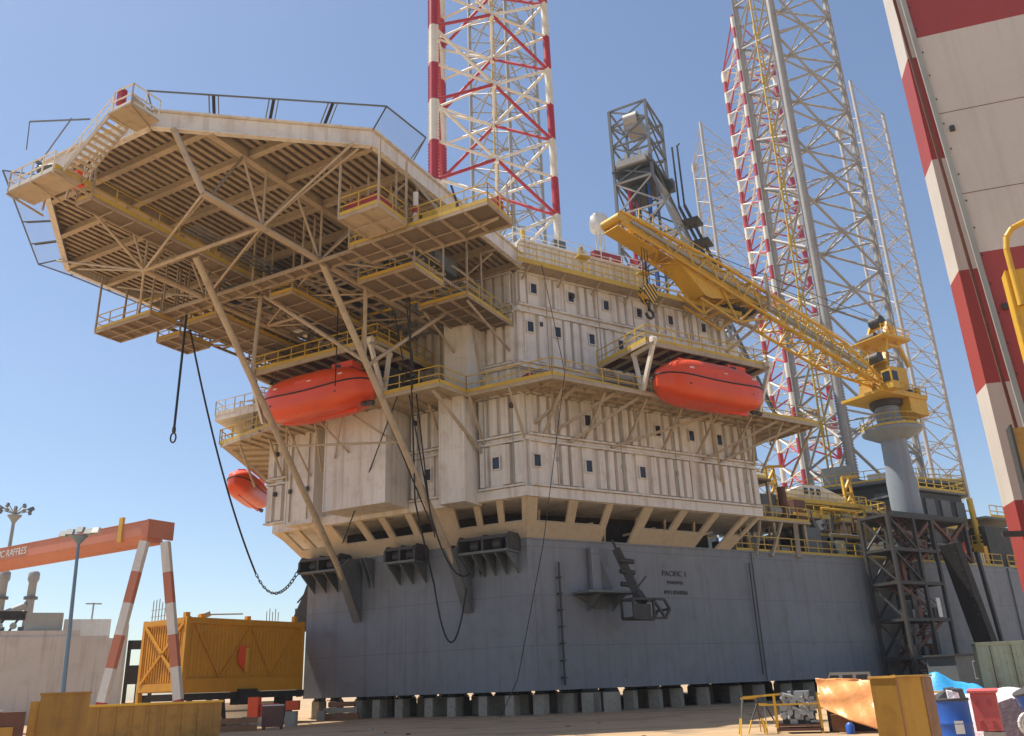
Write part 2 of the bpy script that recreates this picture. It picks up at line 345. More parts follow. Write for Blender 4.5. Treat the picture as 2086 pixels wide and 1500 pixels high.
skirt(ST, 0, 17.6, -1.33, 1.33, [(.7, 2.8), (3.4, 5.4), (5.85, 8.1), (8.8, 10.95), (11.5, 13.6), (14.1, 16.2), (16.6, 17.35)], (2, 5))
skirt(BW, -9, 9, -1.33, 1.33, [(-8.3, -7.5), (-7.1, -6.0), (-4.5, -2.7), (-2.2, -.95), (-.5, .95), (1.4, 3.0), (4.3, 5.6), (6.0, 7.1), (7.5, 8.7)], ())
mb = MB(R, ('nearblack',)); mb.prism([(-7, 1.8), (6.5, 1.8), (16.2, 15.5), (10, 24), (-12, 24), (-16, 15.5)], 10.55, 12.6); mb.build('undercroft_shade', acc)  # solid black body, paints the shade seen through the open bays
mb = MB(ST, ('cream',))
for s in (1.6, 4.2, 7.0, 9.8, 12.4, 15.2): mb.bar((s, -1.2, 10.5), (s, -.9, 12.55), .16)
for s in (3, 8.5, 14): mb.tube((s, -.9, 11.2), (s+3, -1.0, 11.9), .09, 8)
mb.build('deck_posts', acc)
# roof deck overhang, parapet house and rails
mb = MB(ST, ('joist', 'yrail')); mb.box(-.4, 20.2, .5, 1.95, 29.02, 29.18); mb.box(-1.0, 20.2, 1.951, 1.99, 29.0, 29.36, 1); mb.box(20.2, 20.24, -4, 1.95, 29.0, 29.36, 1); mb.build('roof_deck', acc)
mb = MB(ST, ('yrail',)); rail(mb, [(-1.0, 1.9, 29.2), (20.2, 1.9, 29.2), (20.2, -4, 29.2)], 1.1, 1.5, .03)
for s in (5.2, 11): mb.bar((s, 1.0, 29.2), (s, 1.0, 31.2), .1); mb.box(s-.5, s+.5, .8, 1.4, 31.1, 31.2)
mb.build('roof_railing', acc)
for s in range(0, 20, 3): mb = MB(ST, ('beige2',)); mb.bar((s, .5, 28.2), (s, 1.85, 28.92), .12); mb.build('roof_bracket', acc)
mb = MB(R, ('beige',)); mb.prism([(-8.4, .4), (9.5, .4), (15.2, 10.2), (12, 16), (-12, 16), (-15.2, 10.2)], 29.2, 31.9); mb.build('roof_house', acc)
wall(ST, .2, 11.8, 29.25, 31.8, .1, pitch=.62, duty=.4)
mb = MB(ST, ('beige',)); mb.box(.6, 12.0, -2, .22, 31.85, 32.05); mb.build('roof_coping', acc)
mb = MB(ST, ('white',))
for i in range(12): mb.box(12.6+i*.55, 12.6+i*.55+.3, -1.1, -.9, 29.2, 31.0)
mb.box(12.5, 19.3, -1.3, -1.12, 29.2, 31.1); mb.build('louvre_screen', acc)
random.seed(3)
mb = MB(ST, ('white', 'yrail', 'dgrey', 'red'))   # small roof gear
for i in range(34):
    s = random.uniform(.8, 19.5); d = random.uniform(-4.5, -.4); z0 = 32 if s < 12 else 29.3; h = random.uniform(.5, 2.0); k = random.choice((0, 0, 1, 2, 2))
    if random.random() < .5: mb.tube((s, d, z0), (s, d, z0+h), random.uniform(.05, .25), 8, k)
    else: mb.box(s, s+random.uniform(.3, 1.4), d, d+random.uniform(.3, .9), z0, z0+h*.6, k)
mb.bar((8.2, -1.5, 33.4), (11.4, -2.2, 33.9), .5, .5, 3); mb.tube((8.0, -1.5, 32), (8.6, -1.6, 33.3), .12, 8, 3); mb.tube((11, -2, 32), (11, -2, 33.8), .12, 8, 3)
mb.build('roof_equipment', acc)
mb = MB(ST, ('legwhite',)); rail(mb, [(0, -.2, 32.05), (12, -.2, 32.05)], 1.0, 2.0, .02, kick=False); mb.build('parapet_rail', acc)
# wall pipes, lamps and small fittings
mb = MB(ST, ('beige2', 'red', 'dark'))
mb.tube((-1, .95, 21.6), (19, .95, 21.6), .07, 8); mb.tube((2, 1.0, 20.6), (9.5, 1.0, 20.6), .11, 8); mb.tube((0.3, 1.0, 20.2), (19, 1.0, 20.2), .05, 8)
mb.box(-.3, .55, .66, 1.5, 20.1, 21.1, 1)
for s in (1.9, 5.1, 9.6, 14): mb.box(s, s+.22, .6, .9, 21.1, 21.5, 2); mb.box(s, s+.5, .7, 1.1, 19.6, 20.9, 0)
for s, z in ((4.2, 29.0), (10.4, 29.0), (1.3, 26.2)): mb.box(s, s+.2, .65, .9, z-1.2, z-.9, 2)
mb.build('wall_fitting', acc)

random.seed(8)
for (z0, z1, d, ss) in ((13.3, 19.3, D1+.33, (.9, 6.1, 10.9, 17.6)), (19.5, 28.9, .83, (1.9, 6.5, 12.2, 15.4, 18.4))):
    mb = MB(ST, ('beige2', 'smoke'))
    for s in ss: mb.tube((s, d, z0), (s, d, z1), .035, 6, random.choice((0, 1))); mb.box(s-.08, s+.08, d-.1, d+.04, z0+1.6, z0+1.9, 1)
    mb.build('wall_pipe', acc)
mb = MB(BW, ('beige2', 'smoke', 'dark'))
for x in (2.4, 4.4, 7.6, 9.7): mb.tube((x, D1+.33, 13.3), (x, D1+.33, 19.3), .04, 6, 1)
for x in (-8.0, -6.4): mb.tube((x, 3.4, 13.0), (x, 3.4, 19.2), .05, 6); mb.box(x-.1, x+.1, 3.36, 3.5, 15.0, 15.3, 2)
for x, z in ((9.6, 18.3), (2.2, 18.4), (-10.2, 18.2), (-10.2, 15.2)): mb.box(x, x+.2, D1+.3, D1+.55, z, z+.3, 2)
mb.build('wall_pipe', acc)
# satellite dome on its mast
P0 = Vector(POLAR(6.98, 67)+(32.0,)); dome = thing('satellite_dome', 'white satellite dome on a lattice mast above the roof beside the boom tip', 'satellite dome', P0)
mb = MB(lambda p: P0+Vector(p), ('white',)); zc = 1.7+67*.567-32.0
mb.lathe((0, 0, zc-.9), [(.45, 0), (.78, .12), (.86, .5), (.86, 1.0), (.8, 1.35), (.62, 1.65), (.35, 1.82), (.05, 1.88)], 20); mb.build('dome_cover', dome)
mb = MB(lambda p: P0+Vector(p), ('legwhite',))
for a in range(4):
    x, y = .35*math.cos(a*1.571), .35*math.sin(a*1.571); x2, y2 = .35*math.cos(a*1.571+1.571), .35*math.sin(a*1.571+1.571)
    mb.tube((x, y, 0), (x, y, zc-.85), .05, 6)
    for k in range(5): mb.tube((x, y, k*(zc-.9)/5), (x2, y2, (k+1)*(zc-.9)/5), .03, 5)
mb.build('mast', dome)

# ================================================================ WALKWAYS AND DAVIT PLATFORMS
def grate(mb, pts, z, t=.14, mi=0): mb.prism(pts, z-t, z, mi)
def stl(p): q = (9+.5*p[0]+.866*p[1], .866*p[0]-.5*p[1]); return q
walk = thing('lower_walkway', 'yellow railed walkway wrapping the middle of the beige block', 'walkway', R((9, -4, 19.4)))
outer = [(-13.9, -4.4), (-10.2, -4.3), (-3.6, -6.8), (4.2, -6.9), (5.4, -6.9), (6.9, -6.7), (7.2, -4.05), (13.4, -4.05)]
sb_o = [stl((s, 5.25)) for s in (10, 23.2)]; sb_i = [stl((23.2, -.5))]
mb = MB(R, ('beige2',)); grate(mb, [(-9.8, -1), (-14.2, -4.5), (-3.6, -6.8), (6.9, -6.75), (7.2, -4.05), (13.35, -4.05), stl((23.2, 5.25)), stl((23.2, -1)), (9.2, -.6)], 19.42, .1); mb.build('grating', walk)
mb = MB(R, ('yrail',)); rail(mb, [(-14.1, -4.5, 19.42), (-3.6, -6.8, 19.42), (6.9, -6.75, 19.42), (7.2, -4.05, 19.42), (13.35, -4.05, 19.42)]+[stl((s, 5.25))+(19.42,) for s in (5.5,)], 1.1, 1.5, .028)
rail(mb, [stl((5.5, 5.25))+(19.42,), stl((23.2, 5.25))+(19.42,), stl((23.2, -1))+(19.42,)], 1.1, 1.5, .028); mb.build('railing', walk)
mb = MB(R, ('beige2',))      # edge beams and joists underneath
for q in ([(-14.1, -4.5), (-3.6, -6.8), (6.9, -6.75), (7.2, -4.05), (13.35, -4.05), stl((23.2, 5.25))],):
    for a, b in zip(q, q[1:]): mb.bar(a+(19.22,), b+(19.22,), .1, .18)
for s in range(-1, 24): mb.bar(stl((s, .6))+(19.24,), stl((s, 5.2))+(19.24,), .07, .16)
mb.bar(stl((-1, 3.6))+(19.22,), stl((23, 3.6))+(19.22,), .1, .2); mb.bar(stl((-1, 4.5))+(19.22,), stl((23, 4.5))+(19.22,), .1, .2)
for x in range(-12, 13): mb.bar((x, -2.2, 19.24), (x, -4.0 if x > 6 else -5.9 if x > -10 else -4.6, 19.24), .07, .16)
mb.build('joist_frame', walk)
for s in (0, 3.2, 6.6, 9.8, 13, 16.2, 19.4, 22.6):
    mb = MB(ST, ('beige2',)); mb.bar((s, 5.1, 19.15), (s, D1+.12, 15.9 if s > 19 else 16.5), .13); mb.bar((s, 3.7, 19.15), (s, 3.7, 17.7), .1); mb.build('bracket', walk)
for x in (-12.5, -9.6, 4.4, 7.4, 10.4):
    mb = MB(BW, ('beige2',)); mb.bar((x, 4.2 if x < 7 or x > 8 else 4.0, 19.15), (x, D1+.1, 16.3), .13); mb.build('bracket', walk)
mb = MB(BW, ('beige2',)); mb.bar((6.3, 6.6, 19.1), (7.4, 2.4, 15.6), .16); mb.build('bracket', walk)
# starboard long struts down to the storey band
mb = MB(ST, ('beige2',))
for a, b in (((5.9, 5.1, 19.1), (2.0, 2.5, 16.3)), ((13.2, 5.1, 19.1), (5.4, 2.5, 16.35)), ((12.2, 5.1, 19.1), (15.2, 2.5, 14.6)), ((18.8, 5.1, 19.1), (13.6, 2.5, 16.3)), ((21.2, 5.1, 19.1), (15.3, 2.5, 16.35)), ((17.6, 4, 19.1), (18.6, 2.5, 16.4)), ((3.9, 5.1, 19.1), (.8, 2.5, 16.9)), ((.9, 5.1, 19.1), (-.7, 2.5, 17.2))): mb = MB(ST, ('beige2',)); mb.bar(a, b, .17); mb.build('long_strut', walk)


def davit(T, u0, u1, d0, d1, z, label, mir=1):
    t = thing('davit_platform', label, 'boat platform', T(((u0+u1)/2, d0, z)))
    mb = MB(T, ('rust', 'beige2')); mb.box(u0, u1, d0, d1, z-.07, z)
    n = int((u1-u0)/1.1)
    for i in range(n+1): u = u0+(u1-u0)*i/n; mb.bar((u, d0, z-.17), (u, d1, z-.17), .1, .2, 1)
    mb.bar((u0, d1, z-.2), (u1, d1, z-.2), .16, .3, 1); mb.bar((u0, (d0+d1)/2, z-.2), (u1, (d0+d1)/2, z-.2), .16, .3, 1); mb.build('deck', t)
    mb = MB(T, ('yrail',)); rail(mb, [(u0, d0, z), (u0, d1, z), (u1, d1, z), (u1, d0, z)], 1.1, 1.2, .03)
    mb.box(u0-.04, u0, d0, d1, z-.3, z+.1); mb.build('railing', t)
    for u in (u0+.3, u1-.3):    # V-shaped white legs standing on the walkway edge
        mb = MB(T, ('legwhite',)); zb = 19.45
        mb.bar((u, d1-1.2, zb), (u, d1-1.75, z-.3), .2, .26); mb.bar((u, d1-1.2, zb), (u, d1+.35, z-.25), .2, .3)
        mb.bar((u, d1-1.95, z-.42), (u, d1+.5, z-.3), .2, .28); mb.tube((u-.2, d1+.35, z-.05), (u+.2, d1+.35, z-.05), .22, 12); mb.build('davit_leg', t)
    for u in (u0+1.9, u1-1.9):
        mb = MB(T, ('black',)); mb.tube((u, d1-.1, z-.3), (u, d1-.1, z-1.0), .03, 5); mb.tube((u, d1-.1, z-1.0), (u, d1-.1, z-1.25), .12, 8); mb.build('fall_wire', t)
    return t
davit(ST, 5.9, 17.2, 1.0, 6.4, 22.75, 'yellow railed boat platform over the orange lifeboat on the right side wall')
mb_t = davit(BW, -8.3, 2.7, 1.2, 7.6, 22.95, 'boat platform over the large lifeboat beneath the helideck')
davit(PT, 1.0, 13.5, 1.0, 6.2, 22.4, 'pale boat platform jutting out at the left of the block')

def lifeboat(T, u, d, z, L, W_, H, label):
    t = thing('lifeboat', label, 'lifeboat', T((u, d, z-H/2)), 'enclosed orange lifeboats')
    ns, nr = 24, 20
    def sec(k, part):
        x = -1+2*k/ns; ax = abs(x)
        wid = (1-ax**5)**.6*W_/2; keel = -H*.5+H*.30*ax**4.5; top = H*.5-H*.36*ax**4.2
        if x > .25: top -= H*.03
        pts = []
        sh = -.02*H+H*.09*ax**2    # sheer line
        for j in range(nr):
            a = math.pi*j/(nr-1)
            if part == 'hull': yy = -math.cos(a); zz = sh-(sh-keel)*math.sin(a)**.5; yy = math.copysign(abs(yy)**.6, yy)*wid
            else: yy = -math.cos(a); zz = sh+(top-sh)*math.sin(a)**.6; yy = math.copysign(abs(yy)**.8, yy)*wid*.95
            pts.append((u+x*L/2, d+yy, z+zz))
        return pts
    for part, nm in (('hull', 'boat_hull'), ('top', 'canopy')):
        mb = MB(T, ('orange',)); vs = []
        for k in range(ns+1): vs += sec(min(max(k, .02), ns-.02), part)
        mb.add(vs, [(k*nr+j, k*nr+j+1, (k+1)*nr+j+1, (k+1)*nr+j) for k in range(ns) for j in range(nr-1)], 0, True); mb.add(vs[:nr], [tuple(range(nr))]); mb.add(vs[-nr:], [tuple(range(nr))])
        if part == 'top': mb.box(u+L*.16, u+L*.34, d-.5, d+.5, z+H*.42, z+H*.56); mb.box(u-L*.3, u-L*.24, d-.3, d+.3, z+H*.4, z+H*.52)
        mb.build(nm, t)
    mb = MB(T, ('black',)); prev = None
    for side in (0, nr-1):
        pp = [sec(min(max(k, .02), ns-.02), 'hull')[side] for k in range(ns+1)]; mb.path(pp, .055, 6)
    pp0 = sec(.02, 'hull'); mb.path([pp0[0], pp0[-1]], .055, 6); pp1 = sec(ns-.02, 'hull'); mb.path([pp1[0], pp1[-1]], .055, 6); mb.build('rubbing_strake', t)
    mb = MB(T, ('glass',))
    for k in range(7):
        for sg in (1,): mb.box(u-L*.32+k*L*.1, u-L*.32+k*L*.1+.09, d+W_*.43, d+W_*.485, z-H*.2, z-H*.17)
    mb.build('porthole', t)
    dd = d+W_*.5
    mb = MB(T, ('white',)); 
    for i_ in (-.3, .02, .3): mb.box(u+L*i_, u+L*i_+.32, dd-.16, dd-.1, z+H*.17, z+H*.2)
    mb.build('reflective_tape', t)
    mb = MB(T, ('orange', 'glass')); mb.box(u-L*.1, u+L*.02, dd-.26, dd-.1, z+H*.05, z+H*.24); mb.box(u+L*.19, u+L*.24, d+.5, d+.53, z+H*.45, z+H*.52, 1); mb.build('side_hatch', t)
    mb = MB(T, ('orange', 'dark')); mb.bar((u-L*.32, d, z-H*.46), (u+L*.36, d, z-H*.5), .12, .2); mb.tube((u+L*.4, d, z-H*.4), (u+L*.5, d, z-H*.42), .16, 10, 1); mb.tube((u+L*.44, d-.3, z-H*.42), (u+L*.44, d+.3, z-H*.42), .05, 8, 1)
    mb.build('keel_and_propeller', t)
    return t
lifeboat(ST, 11.0, 6.5, 20.15, 9.3, 2.9, 3.1, 'orange enclosed lifeboat hanging in front of the right side wall')
lifeboat(BW, -2.1, 7.5, 20.05, 9.1, 3.0, 3.1, 'large orange lifeboat hanging under the helideck between two diagonal struts')
lifeboat(PT, 9.0, 7.3, 18.2, 8.8, 2.1, 2.3, 'orange lifeboat seen end-on past the left edge of the block')
# port side platforms
pw = thing('side_balcony', 'stacked cream balcony decks sticking out at the left of the block', 'balcony', PT((6, 2, 19.4)))
def ptl(p): return (-9-.5*p[0]-.866*p[1], .866*p[0]-.5*p[1])
mb = MB(R, ('beige2',)); mb.prism([(-9.8, -1), (-14.2, -4.5)]+[ptl((14, 6.5)), ptl((14, 0))], 19.28, 19.4); 
for i in range(9): mb.bar(ptl((i*1.7, .5))+(19.2,), ptl((i*1.7, 6.2))+(19.2,), .08, .18)
for s in (0, 5, 10): mb.bar(ptl((s, 5.9))+(19.15,), ptl((s, 2.3))+(15.6,), .15)
mb.build('lower_deck', pw)
mb = MB(R, ('beige',)); mb.prism([(-8, -4.6), (-14.9, -4.6)]+[ptl((6, 6.2)), ptl((6, 1))], 21.3, 21.75); mb.build('upper_deck', pw)
mb = MB(R, ('yrail',)); rail(mb, [(-8, -4.6, 19.4), (-14.2, -4.6, 19.4), ptl((14, 6.5))+(19.4,)], 1.1, 1.2, .028); mb.build('lower_railing', pw)
mb = MB(R, ('legwhite',)); rail(mb, [(-8, -4.6, 21.75), (-14.9, -4.6, 21.75), ptl((6, 6.2))+(21.75,)], 1.1, 1.0, .028)
for i in range(8): mb.bar((-11.2+i*.28, -4.9, 21.8+i*.3), (-10.8+i*.28, -4.0, 21.8+i*.3), .2, .05)
mb.build('upper_railing', pw)
mb = MB(R, ('beige2', 'yrail'))   # stair tower up to the helideck level
mb.prism([(-11, -4.6), (-6, -4.6), (-6, -2), (-11, -2)], 24.4, 24.6); rail(mb, [(-6, -4.6, 24.6), (-11, -4.6, 24.6), (-11, -2, 24.6)], 1.1, 1.2, .028, 1)
for x in (-11, -8.5, -6): mb.bar((x, -4.5, 19.4), (x, -4.5, 28.9), .16)
for i in range(12): mb.box(-10.6+i*.33, -10.2+i*.33, -4.2, -3.3, 22.0+i*.22, 22.05+i*.22)
mb.bar((-10.6, -4.2, 21.8), (-6.6, -4.2, 24.5), .08, .25); mb.bar((-10.6, -3.3, 21.8), (-6.6, -3.3, 24.5), .08, .25)
mb.build('stair_tower', pw)
mb = MB(BW, ('dark',)); mb.box(-6.4, 1.6, .9, 4.0, 19.6, 22.3); mb.build('shade_box', pw)  # dark box added to deepen the shadow under the helideck

# ================================================================ HELIDECK
heli = thing('helideck', 'octagonal beige helideck cantilevered over the bow on diagonal struts', 'helideck', R((-3, -12, 29)))
OCT = [(1.35, -24.85), (9.9, -17.6), (9.9, -.55), (4.0, 4.5), (-10.0, 4.5), (-16.1, -.6), (-16.1, -17.2), (-7.4, -24.85)]
HZ = 29.0
mb = MB(R, ('joist',)); mb.prism(OCT, HZ+.93, HZ+1.02); mb.build('deck_plate', heli)
def inside(x, y):
    c = False; n = len(OCT)
    for i in range(n):
        (x1, y1), (x2, y2) = OCT[i], OCT[(i+1) % n]
        if (y1 > y) != (y2 > y) and x < (x2-x1)*(y-y1)/(y2-y1)+x1: c = not c
    return c
def clipx(x):   # y range inside for a given x
    ys = []
    n = len(OCT)
    for i in range(n):
        (x1, y1), (x2, y2) = OCT[i], OCT[(i+1) % n]
        if (x1 > x) != (x2 > x): ys.append(y1+(y2-y1)*(x-x1)/(x2-x1))
    return min(ys), max(ys)
def clipy(y):
    xs = []; n = len(OCT)
    for i in range(n):
        (x1, y1), (x2, y2) = OCT[i], OCT[(i+1) % n]
        if (y1 > y) != (y2 > y): xs.append(x1+(x2-x1)*(y-y1)/(y2-y1))
    return min(xs), max(xs)
mb = MB(R, ('joist',)); x = -15.8
while x < 9.8:
    y0, y1 = clipx(x); y0 += .15; y1 = min(y1-.15, -.2)
    if y1 > y0+.5: mb.box(x-.04, x+.04, y0, y1, HZ+.6, HZ+.92); mb.box(x-.13, x+.13, y0, y1, HZ+.57, HZ+.6)
    x += .52
mb.build('joist', heli)
gy = [-23.0, -20.2, -17.4, -14.2, -10.8, -7.4, -4.0, -.9]
mb = MB(R, ('beige2',))
for y in gy:
    x0, x1 = clipy(y); mb.box(x0+.1, x1-.1, y-.05, y+.05, HZ+.1, HZ+.565); mb.box(x0+.1, x1-.1, y-.17, y+.17, HZ+.04, HZ+.095)
for x in (-5.9, 3.5): y0, y1 = clipx(x); mb.box(x-.06, x+.06, y0+.1, -.3, HZ-.02, HZ+.55); mb.box(x-.2, x+.2, y0+.1, -.3, HZ-.08, HZ-.025)
mb.build('girder', heli)
mb = MB(R, ('beige',)); n = len(OCT); cx, cy = -3.1, -10
for i in range(n):
    a, b = OCT[i], OCT[(i+1) % n]
    if i in (2, 3, 4): continue
    mb.bar(a+(HZ+.5,), b+(HZ+.5,), .05, .98); mb.bar(a+(HZ+.03,), b+(HZ+.03,), .34, .07); mb.bar(a+(HZ+1.06,), b+(HZ+1.06,), .4, .08)
mb.build('edge_beam', heli)
CZ = 25.5
def tubepart(nm, segs, r=.2, mat='beige2'):
    if nm in ('strut_brace', 'wall_brace'):
        for a, b in segs: mb = MB(R, (mat,)); mb.tube(a, b, r, 10); mb.build(nm, heli)
        return
    mb = MB(R, (mat,))
    for a, b in segs: mb.tube(a, b, r, 10)
    return mb.build(nm, heli)
tubepart('main_chord', [((3.45, -22.9, CZ), (3.55, -.4, CZ))], .2); tubepart('main_chord', [((-5.9, -18.8, CZ), (-5.9, -.4, CZ))], .17)
tubepart('main_chord', [((3.45, -22.9, CZ), (2.3, -24.2, HZ))], .16); tubepart('main_chord', [((-5.9, -18.85, CZ), (-6.6, -23.8, HZ))], .1)
for y in (-18.85, -14.2, -8.8, -4.2): tubepart('cross_chord', [((-12.2 if y > -15 else -6.1, y, CZ), (8.6 if y > -15 else 3.6, y, CZ))], .12)
segs = []
for x in (3.5, -5.9):
    sg = 1 if x > 0 else -1; ex = 9.3 if x > 0 else -15.4
    for y in (-18.85, -14.2, -8.8, -4.2):
        segs += [((x, y, CZ), (x, y, HZ)), ((x, y, CZ), (ex, y+.4, HZ))]
    for y, y2 in ((-18.85, -14.2), (-14.2, -8.8), (-8.8, -4.2)): segs += [((x, y, CZ), (x, (y+y2)/2, HZ)), ((x, (y+y2)/2, HZ), (x, y2, CZ))]
    segs += [((3.5, -22.5, CZ), (3.5, -20.6, HZ)), ((x, -18.85, CZ), (x, -20.6, HZ))]
for y in (-18.85, -14.2, -8.8, -4.2): segs += [((3.5, y, CZ), (-1.2, y, HZ)), ((-1.2, y, HZ), (-5.9, y, CZ))]+([((-12.2, y, CZ), (-12.2, y, HZ)), ((8.6, y, CZ), (8.6, y, HZ))] if y > -15 else [])
segs += [((3.45, -18.85, CZ), (-5.9, -14.2, CZ)), ((3.45, -14.2, CZ), (-5.9, -8.8, CZ)), ((-5.9, -14.2, CZ), (3.5, -8.8, CZ)), ((-5.9, -18.85, CZ), (-12.2, -14.2, CZ)), ((3.5, -14.2, CZ), (8.6, -8.8, CZ)), ((-12.2, -14.2, CZ), (-5.9, -8.8, CZ)), ((3.45, -22.9, CZ), (-5.9, -18.85, CZ)),
         ((3.33, -18.85, CZ), (9.2, -17.9, HZ)), ((-5.9, -18.85, CZ), (-15.3, -17, HZ)), ((3.5, -8.8, CZ), (8.6, -4.2, CZ)), ((-5.9, -8.8, CZ), (3.5, -4.2, CZ)), ((-12.2, -8.8, CZ), (-5.9, -4.2, CZ))]
tubepart('truss_brace', segs, .075)
ft1, ft2 = (-4.33, -.35, 7.3), (4.62, -.35, 7.6)
N1, N2 = (3.6, -14.2, CZ), (-2.1, -18.4, CZ)
tubepart('main_strut', [(lerp(ft1, N2, .06), N2)], .205); tubepart('main_strut', [(lerp(ft2, N1, .06), N1)], .205)
tubepart('strut_brace', [((-2.8, -12.5, CZ), lerp(ft1, N2, .69)), (lerp(ft2, N1, .72), (3.9, -10.4, CZ)), ((-2.6, -12.4, CZ), lerp(ft2, N1, .71)), (lerp(ft2, N1, .7), (6.4, -4.2, CZ)), ((6.5, -.6, 19.6), (6.5, -2.2, CZ)), ((1.2, -3.0, 19.6), (1.2, -3.0, CZ)), ((-8.6, -2.4, 19.6), (-8.6, -2.4, CZ))], .13)
tubepart('wall_brace', [(lerp(ft1, N2, .5), lerp(ft2, N1, .47)), ((-3.4, -6.4, 19.2), (-5.2, -3.4, 16.2)), ((-3.4, -6.4, 19.2), (-1.4, -5.1, 16.6)), ((-.9, -6.4, 19.2), (-2.6, -5.1, 16.4)), ((-.9, -6.4, 19.2), (2.2, -5.0, 16.8)), ((-6.6, -5.6, 19.2), (-6.2, -3.4, 16.0)), ((-6.6, -5.6, 19.2), (-8.4, -3.4, 16.0))], .07)
for (fx, nm) in ((ft1, N2), (ft2, N1)):      # pointed dark feet on the hull
    mb = MB(R, ('dgrey',)); a = lerp(fx, nm, .13); x = fx[0]
    for dx in (-.32, .2): mb.slab([(x+dx, -.08, 6.2), (x+dx, -.08, 10.3), (x+dx, -1.5, 10.3), (a[0]+dx, a[1]+.1, a[2])], (.1, 0, 0))
    mb.slab([(x-.34, -.1, 6.15), (x+.32, -.1, 6.15), (a[0]+.3, a[1], a[2]), (a[0]-.3, a[1], a[2])], (0, -.07, .02))
    for dx in (.9, 1.25): mb.slab([(x+dx, -.08, 8.3), (x+dx, -.08, 10.3), (x+dx, -1.2, 10.3)], (.08, 0, 0))
    mb.build('strut_foot', heli)
# underslung walkways and platforms
WZ = 25.0
def platform(x0, x1, y0, y1, z, nm='hanging_platform', solid=False, hang=HZ, kick=True, posts=True, rails=True):
    mb = MB(R, ('beige2' if solid else 'joist', 'yrail', 'deckg')); mb.box(x0+.02, x1-.02, y0+.02, y1-.02, z-.05, z, 0 if solid else 2)
    for a, b in (((x0, y0), (x1, y0)), ((x1, y0), (x1, y1)), ((x1, y1), (x0, y1)), ((x0, y1), (x0, y0))):
        mb.bar(a+(z-.1,), b+(z-.1,), .07, .18); 
        if kick: mb.bar(a+(z+.13,), b+(z+.13,), .04, .22, 1)
    k = max(1, round((x1-x0)/1.3))
    for i in range(1, k): x = x0+(x1-x0)*i/k; mb.box(x-.05, x+.05, y0+.06, y1-.06, z-.24, z-.055)
    k = max(1, round((y1-y0)/1.3))
    for i in range(1, k): y = y0+(y1-y0)*i/k; mb.box(x0+.06, x1-.06, y-.04, y+.04, z-.26, z-.245)
    if posts:
        nx = max(1, round((x1-x0)/4.2))
        for i in range(nx+1):
            for y in (y0, y1): mb.bar((x0+(x1-x0)*i/nx, y, z-.1), (x0+(x1-x0)*i/nx, y, hang), .1)
    if rails: rail(mb, [(x0, y0, z), (x1, y0, z), (x1, y1, z), (x0, y1, z)], 1.1, 1.4, .025, 1, kick=False, closed=True)
    return mb.build(nm, heli)
platform(-15.0, -9.6, -15.3, -13.3, WZ); platform(-9.5, 6.4, -14.5, -13.6, WZ+.35, nm='catwalk', kick=False, rails=False); platform(6.6, 9.8, -15.3, -13.3, WZ)
platform(9.85, 15.6, -15.3, -12.7, WZ, posts=False)
platform(8.1, 10.7, -18.0, -15.6, WZ+.1, solid=True)
platform(4.3, 8.4, -11.6, -8.5, WZ)
platform(5.2, 8.9, -6.5, -.6, WZ)
platform(-9.2, -6.2, -12.9, -.8, WZ); platform(-1.6, .2, -12.9, -.8, WZ-.02)
platform(-4.3, -3.0, -24.6, -.8, 26.6, nm='access_walkway')
platform(-12.4, -10.2, -12.4, -9.8, WZ-.3)
mb = MB(R, ('beige2',)); mb.tube((8.7, -.6, 23), (8.7, -6.2, WZ-.3), .09, 8); mb.tube((5.4, -.6, 22.2), (5.4, -6.2, WZ-.3), .09, 8); mb.tube((12.8, -14, WZ-.2), (9.9, -14, HZ), .09, 8); mb.tube((15.4, -14, WZ-.3), (9.9, -12, 22.5+3), .09, 8)
for x in (10.2, 12.8, 15.4): mb.bar((x, -12.8, WZ), (x, -12.8, WZ+2.4), .09)
mb.build('platform_bracket', heli)
mb = MB(R, ('red', 'white', 'yrail', 'dark'))       # fire boxes and monitor on the platforms
mb.box(8.3, 10.4, -17.7, -16.2, WZ+.15, WZ+1.0); mb.tube((10.9, -15.0, WZ), (10.9, -15.0, WZ+2.2), .16, 10, 1); mb.tube((10.9, -15.0, WZ+.9), (10.9, -15.0, WZ+1.3), .2, 10, 0)
mb.box(14.2, 15.2, -13.6, -12.9, WZ+.1, WZ+1.3, 0); mb.box(12.0, 13.4, -14.9, -14.0, WZ+.1, WZ+.8, 2); mb.tube((13.6, -14.6, WZ), (13.2, -15, WZ+1.9), .06, 6, 3); mb.box(11.2, 11.9, -14.8, -14.0, WZ+.1, WZ+.9, 2)
mb.build('fire_equipment', heli)
mb = MB(R, ('joist',)); k = 0  # dense lattice layer, added also to darken the deck underside
while k < 20: x = -11.8+k*1.05; mb.bar((x, -13.2, 25.62), (x, -.8, 25.62), .06, .2); k += 1
for k in range(11): y = -13.0+k*1.2; mb.bar((-12, y, 25.8), (8.4, y, 25.8), .07, .14)
for k in range(9): mb.bar((-12+k*2.2, -13, 25.5), (-9.8+k*2.2, -7, 25.5), .06, .1); mb.bar((-9.8+k*2.2, -7, 25.5), (-12+k*2.2, -1, 25.5), .06, .1)
mb.build('lower_framing', heli)
for bx0, by0, bx1, by1, bz in ((-8, -11, -4.6, -8.8, 27.0), (-.6, -9, 2.8, -5.5, 26.9), (4.4, -7.6, 7.2, -5.0, 27.2), (-5.2, -4.6, -1.0, -1.6, 26.6)): mb = MB(R, ('dgrey', 'dark')); mb.box(bx0, bx1, by0, by1, bz, bz+1.1); mb.box(bx0-.1, bx1+.1, by0+.3, by0+.5, bz-.1, bz, 1); mb.build('service_box', heli)
random.seed(11)
mb = MB(R, ('beige2', 'dgrey', 'yrail'))      # pipes and cable trays in the shade under the deck
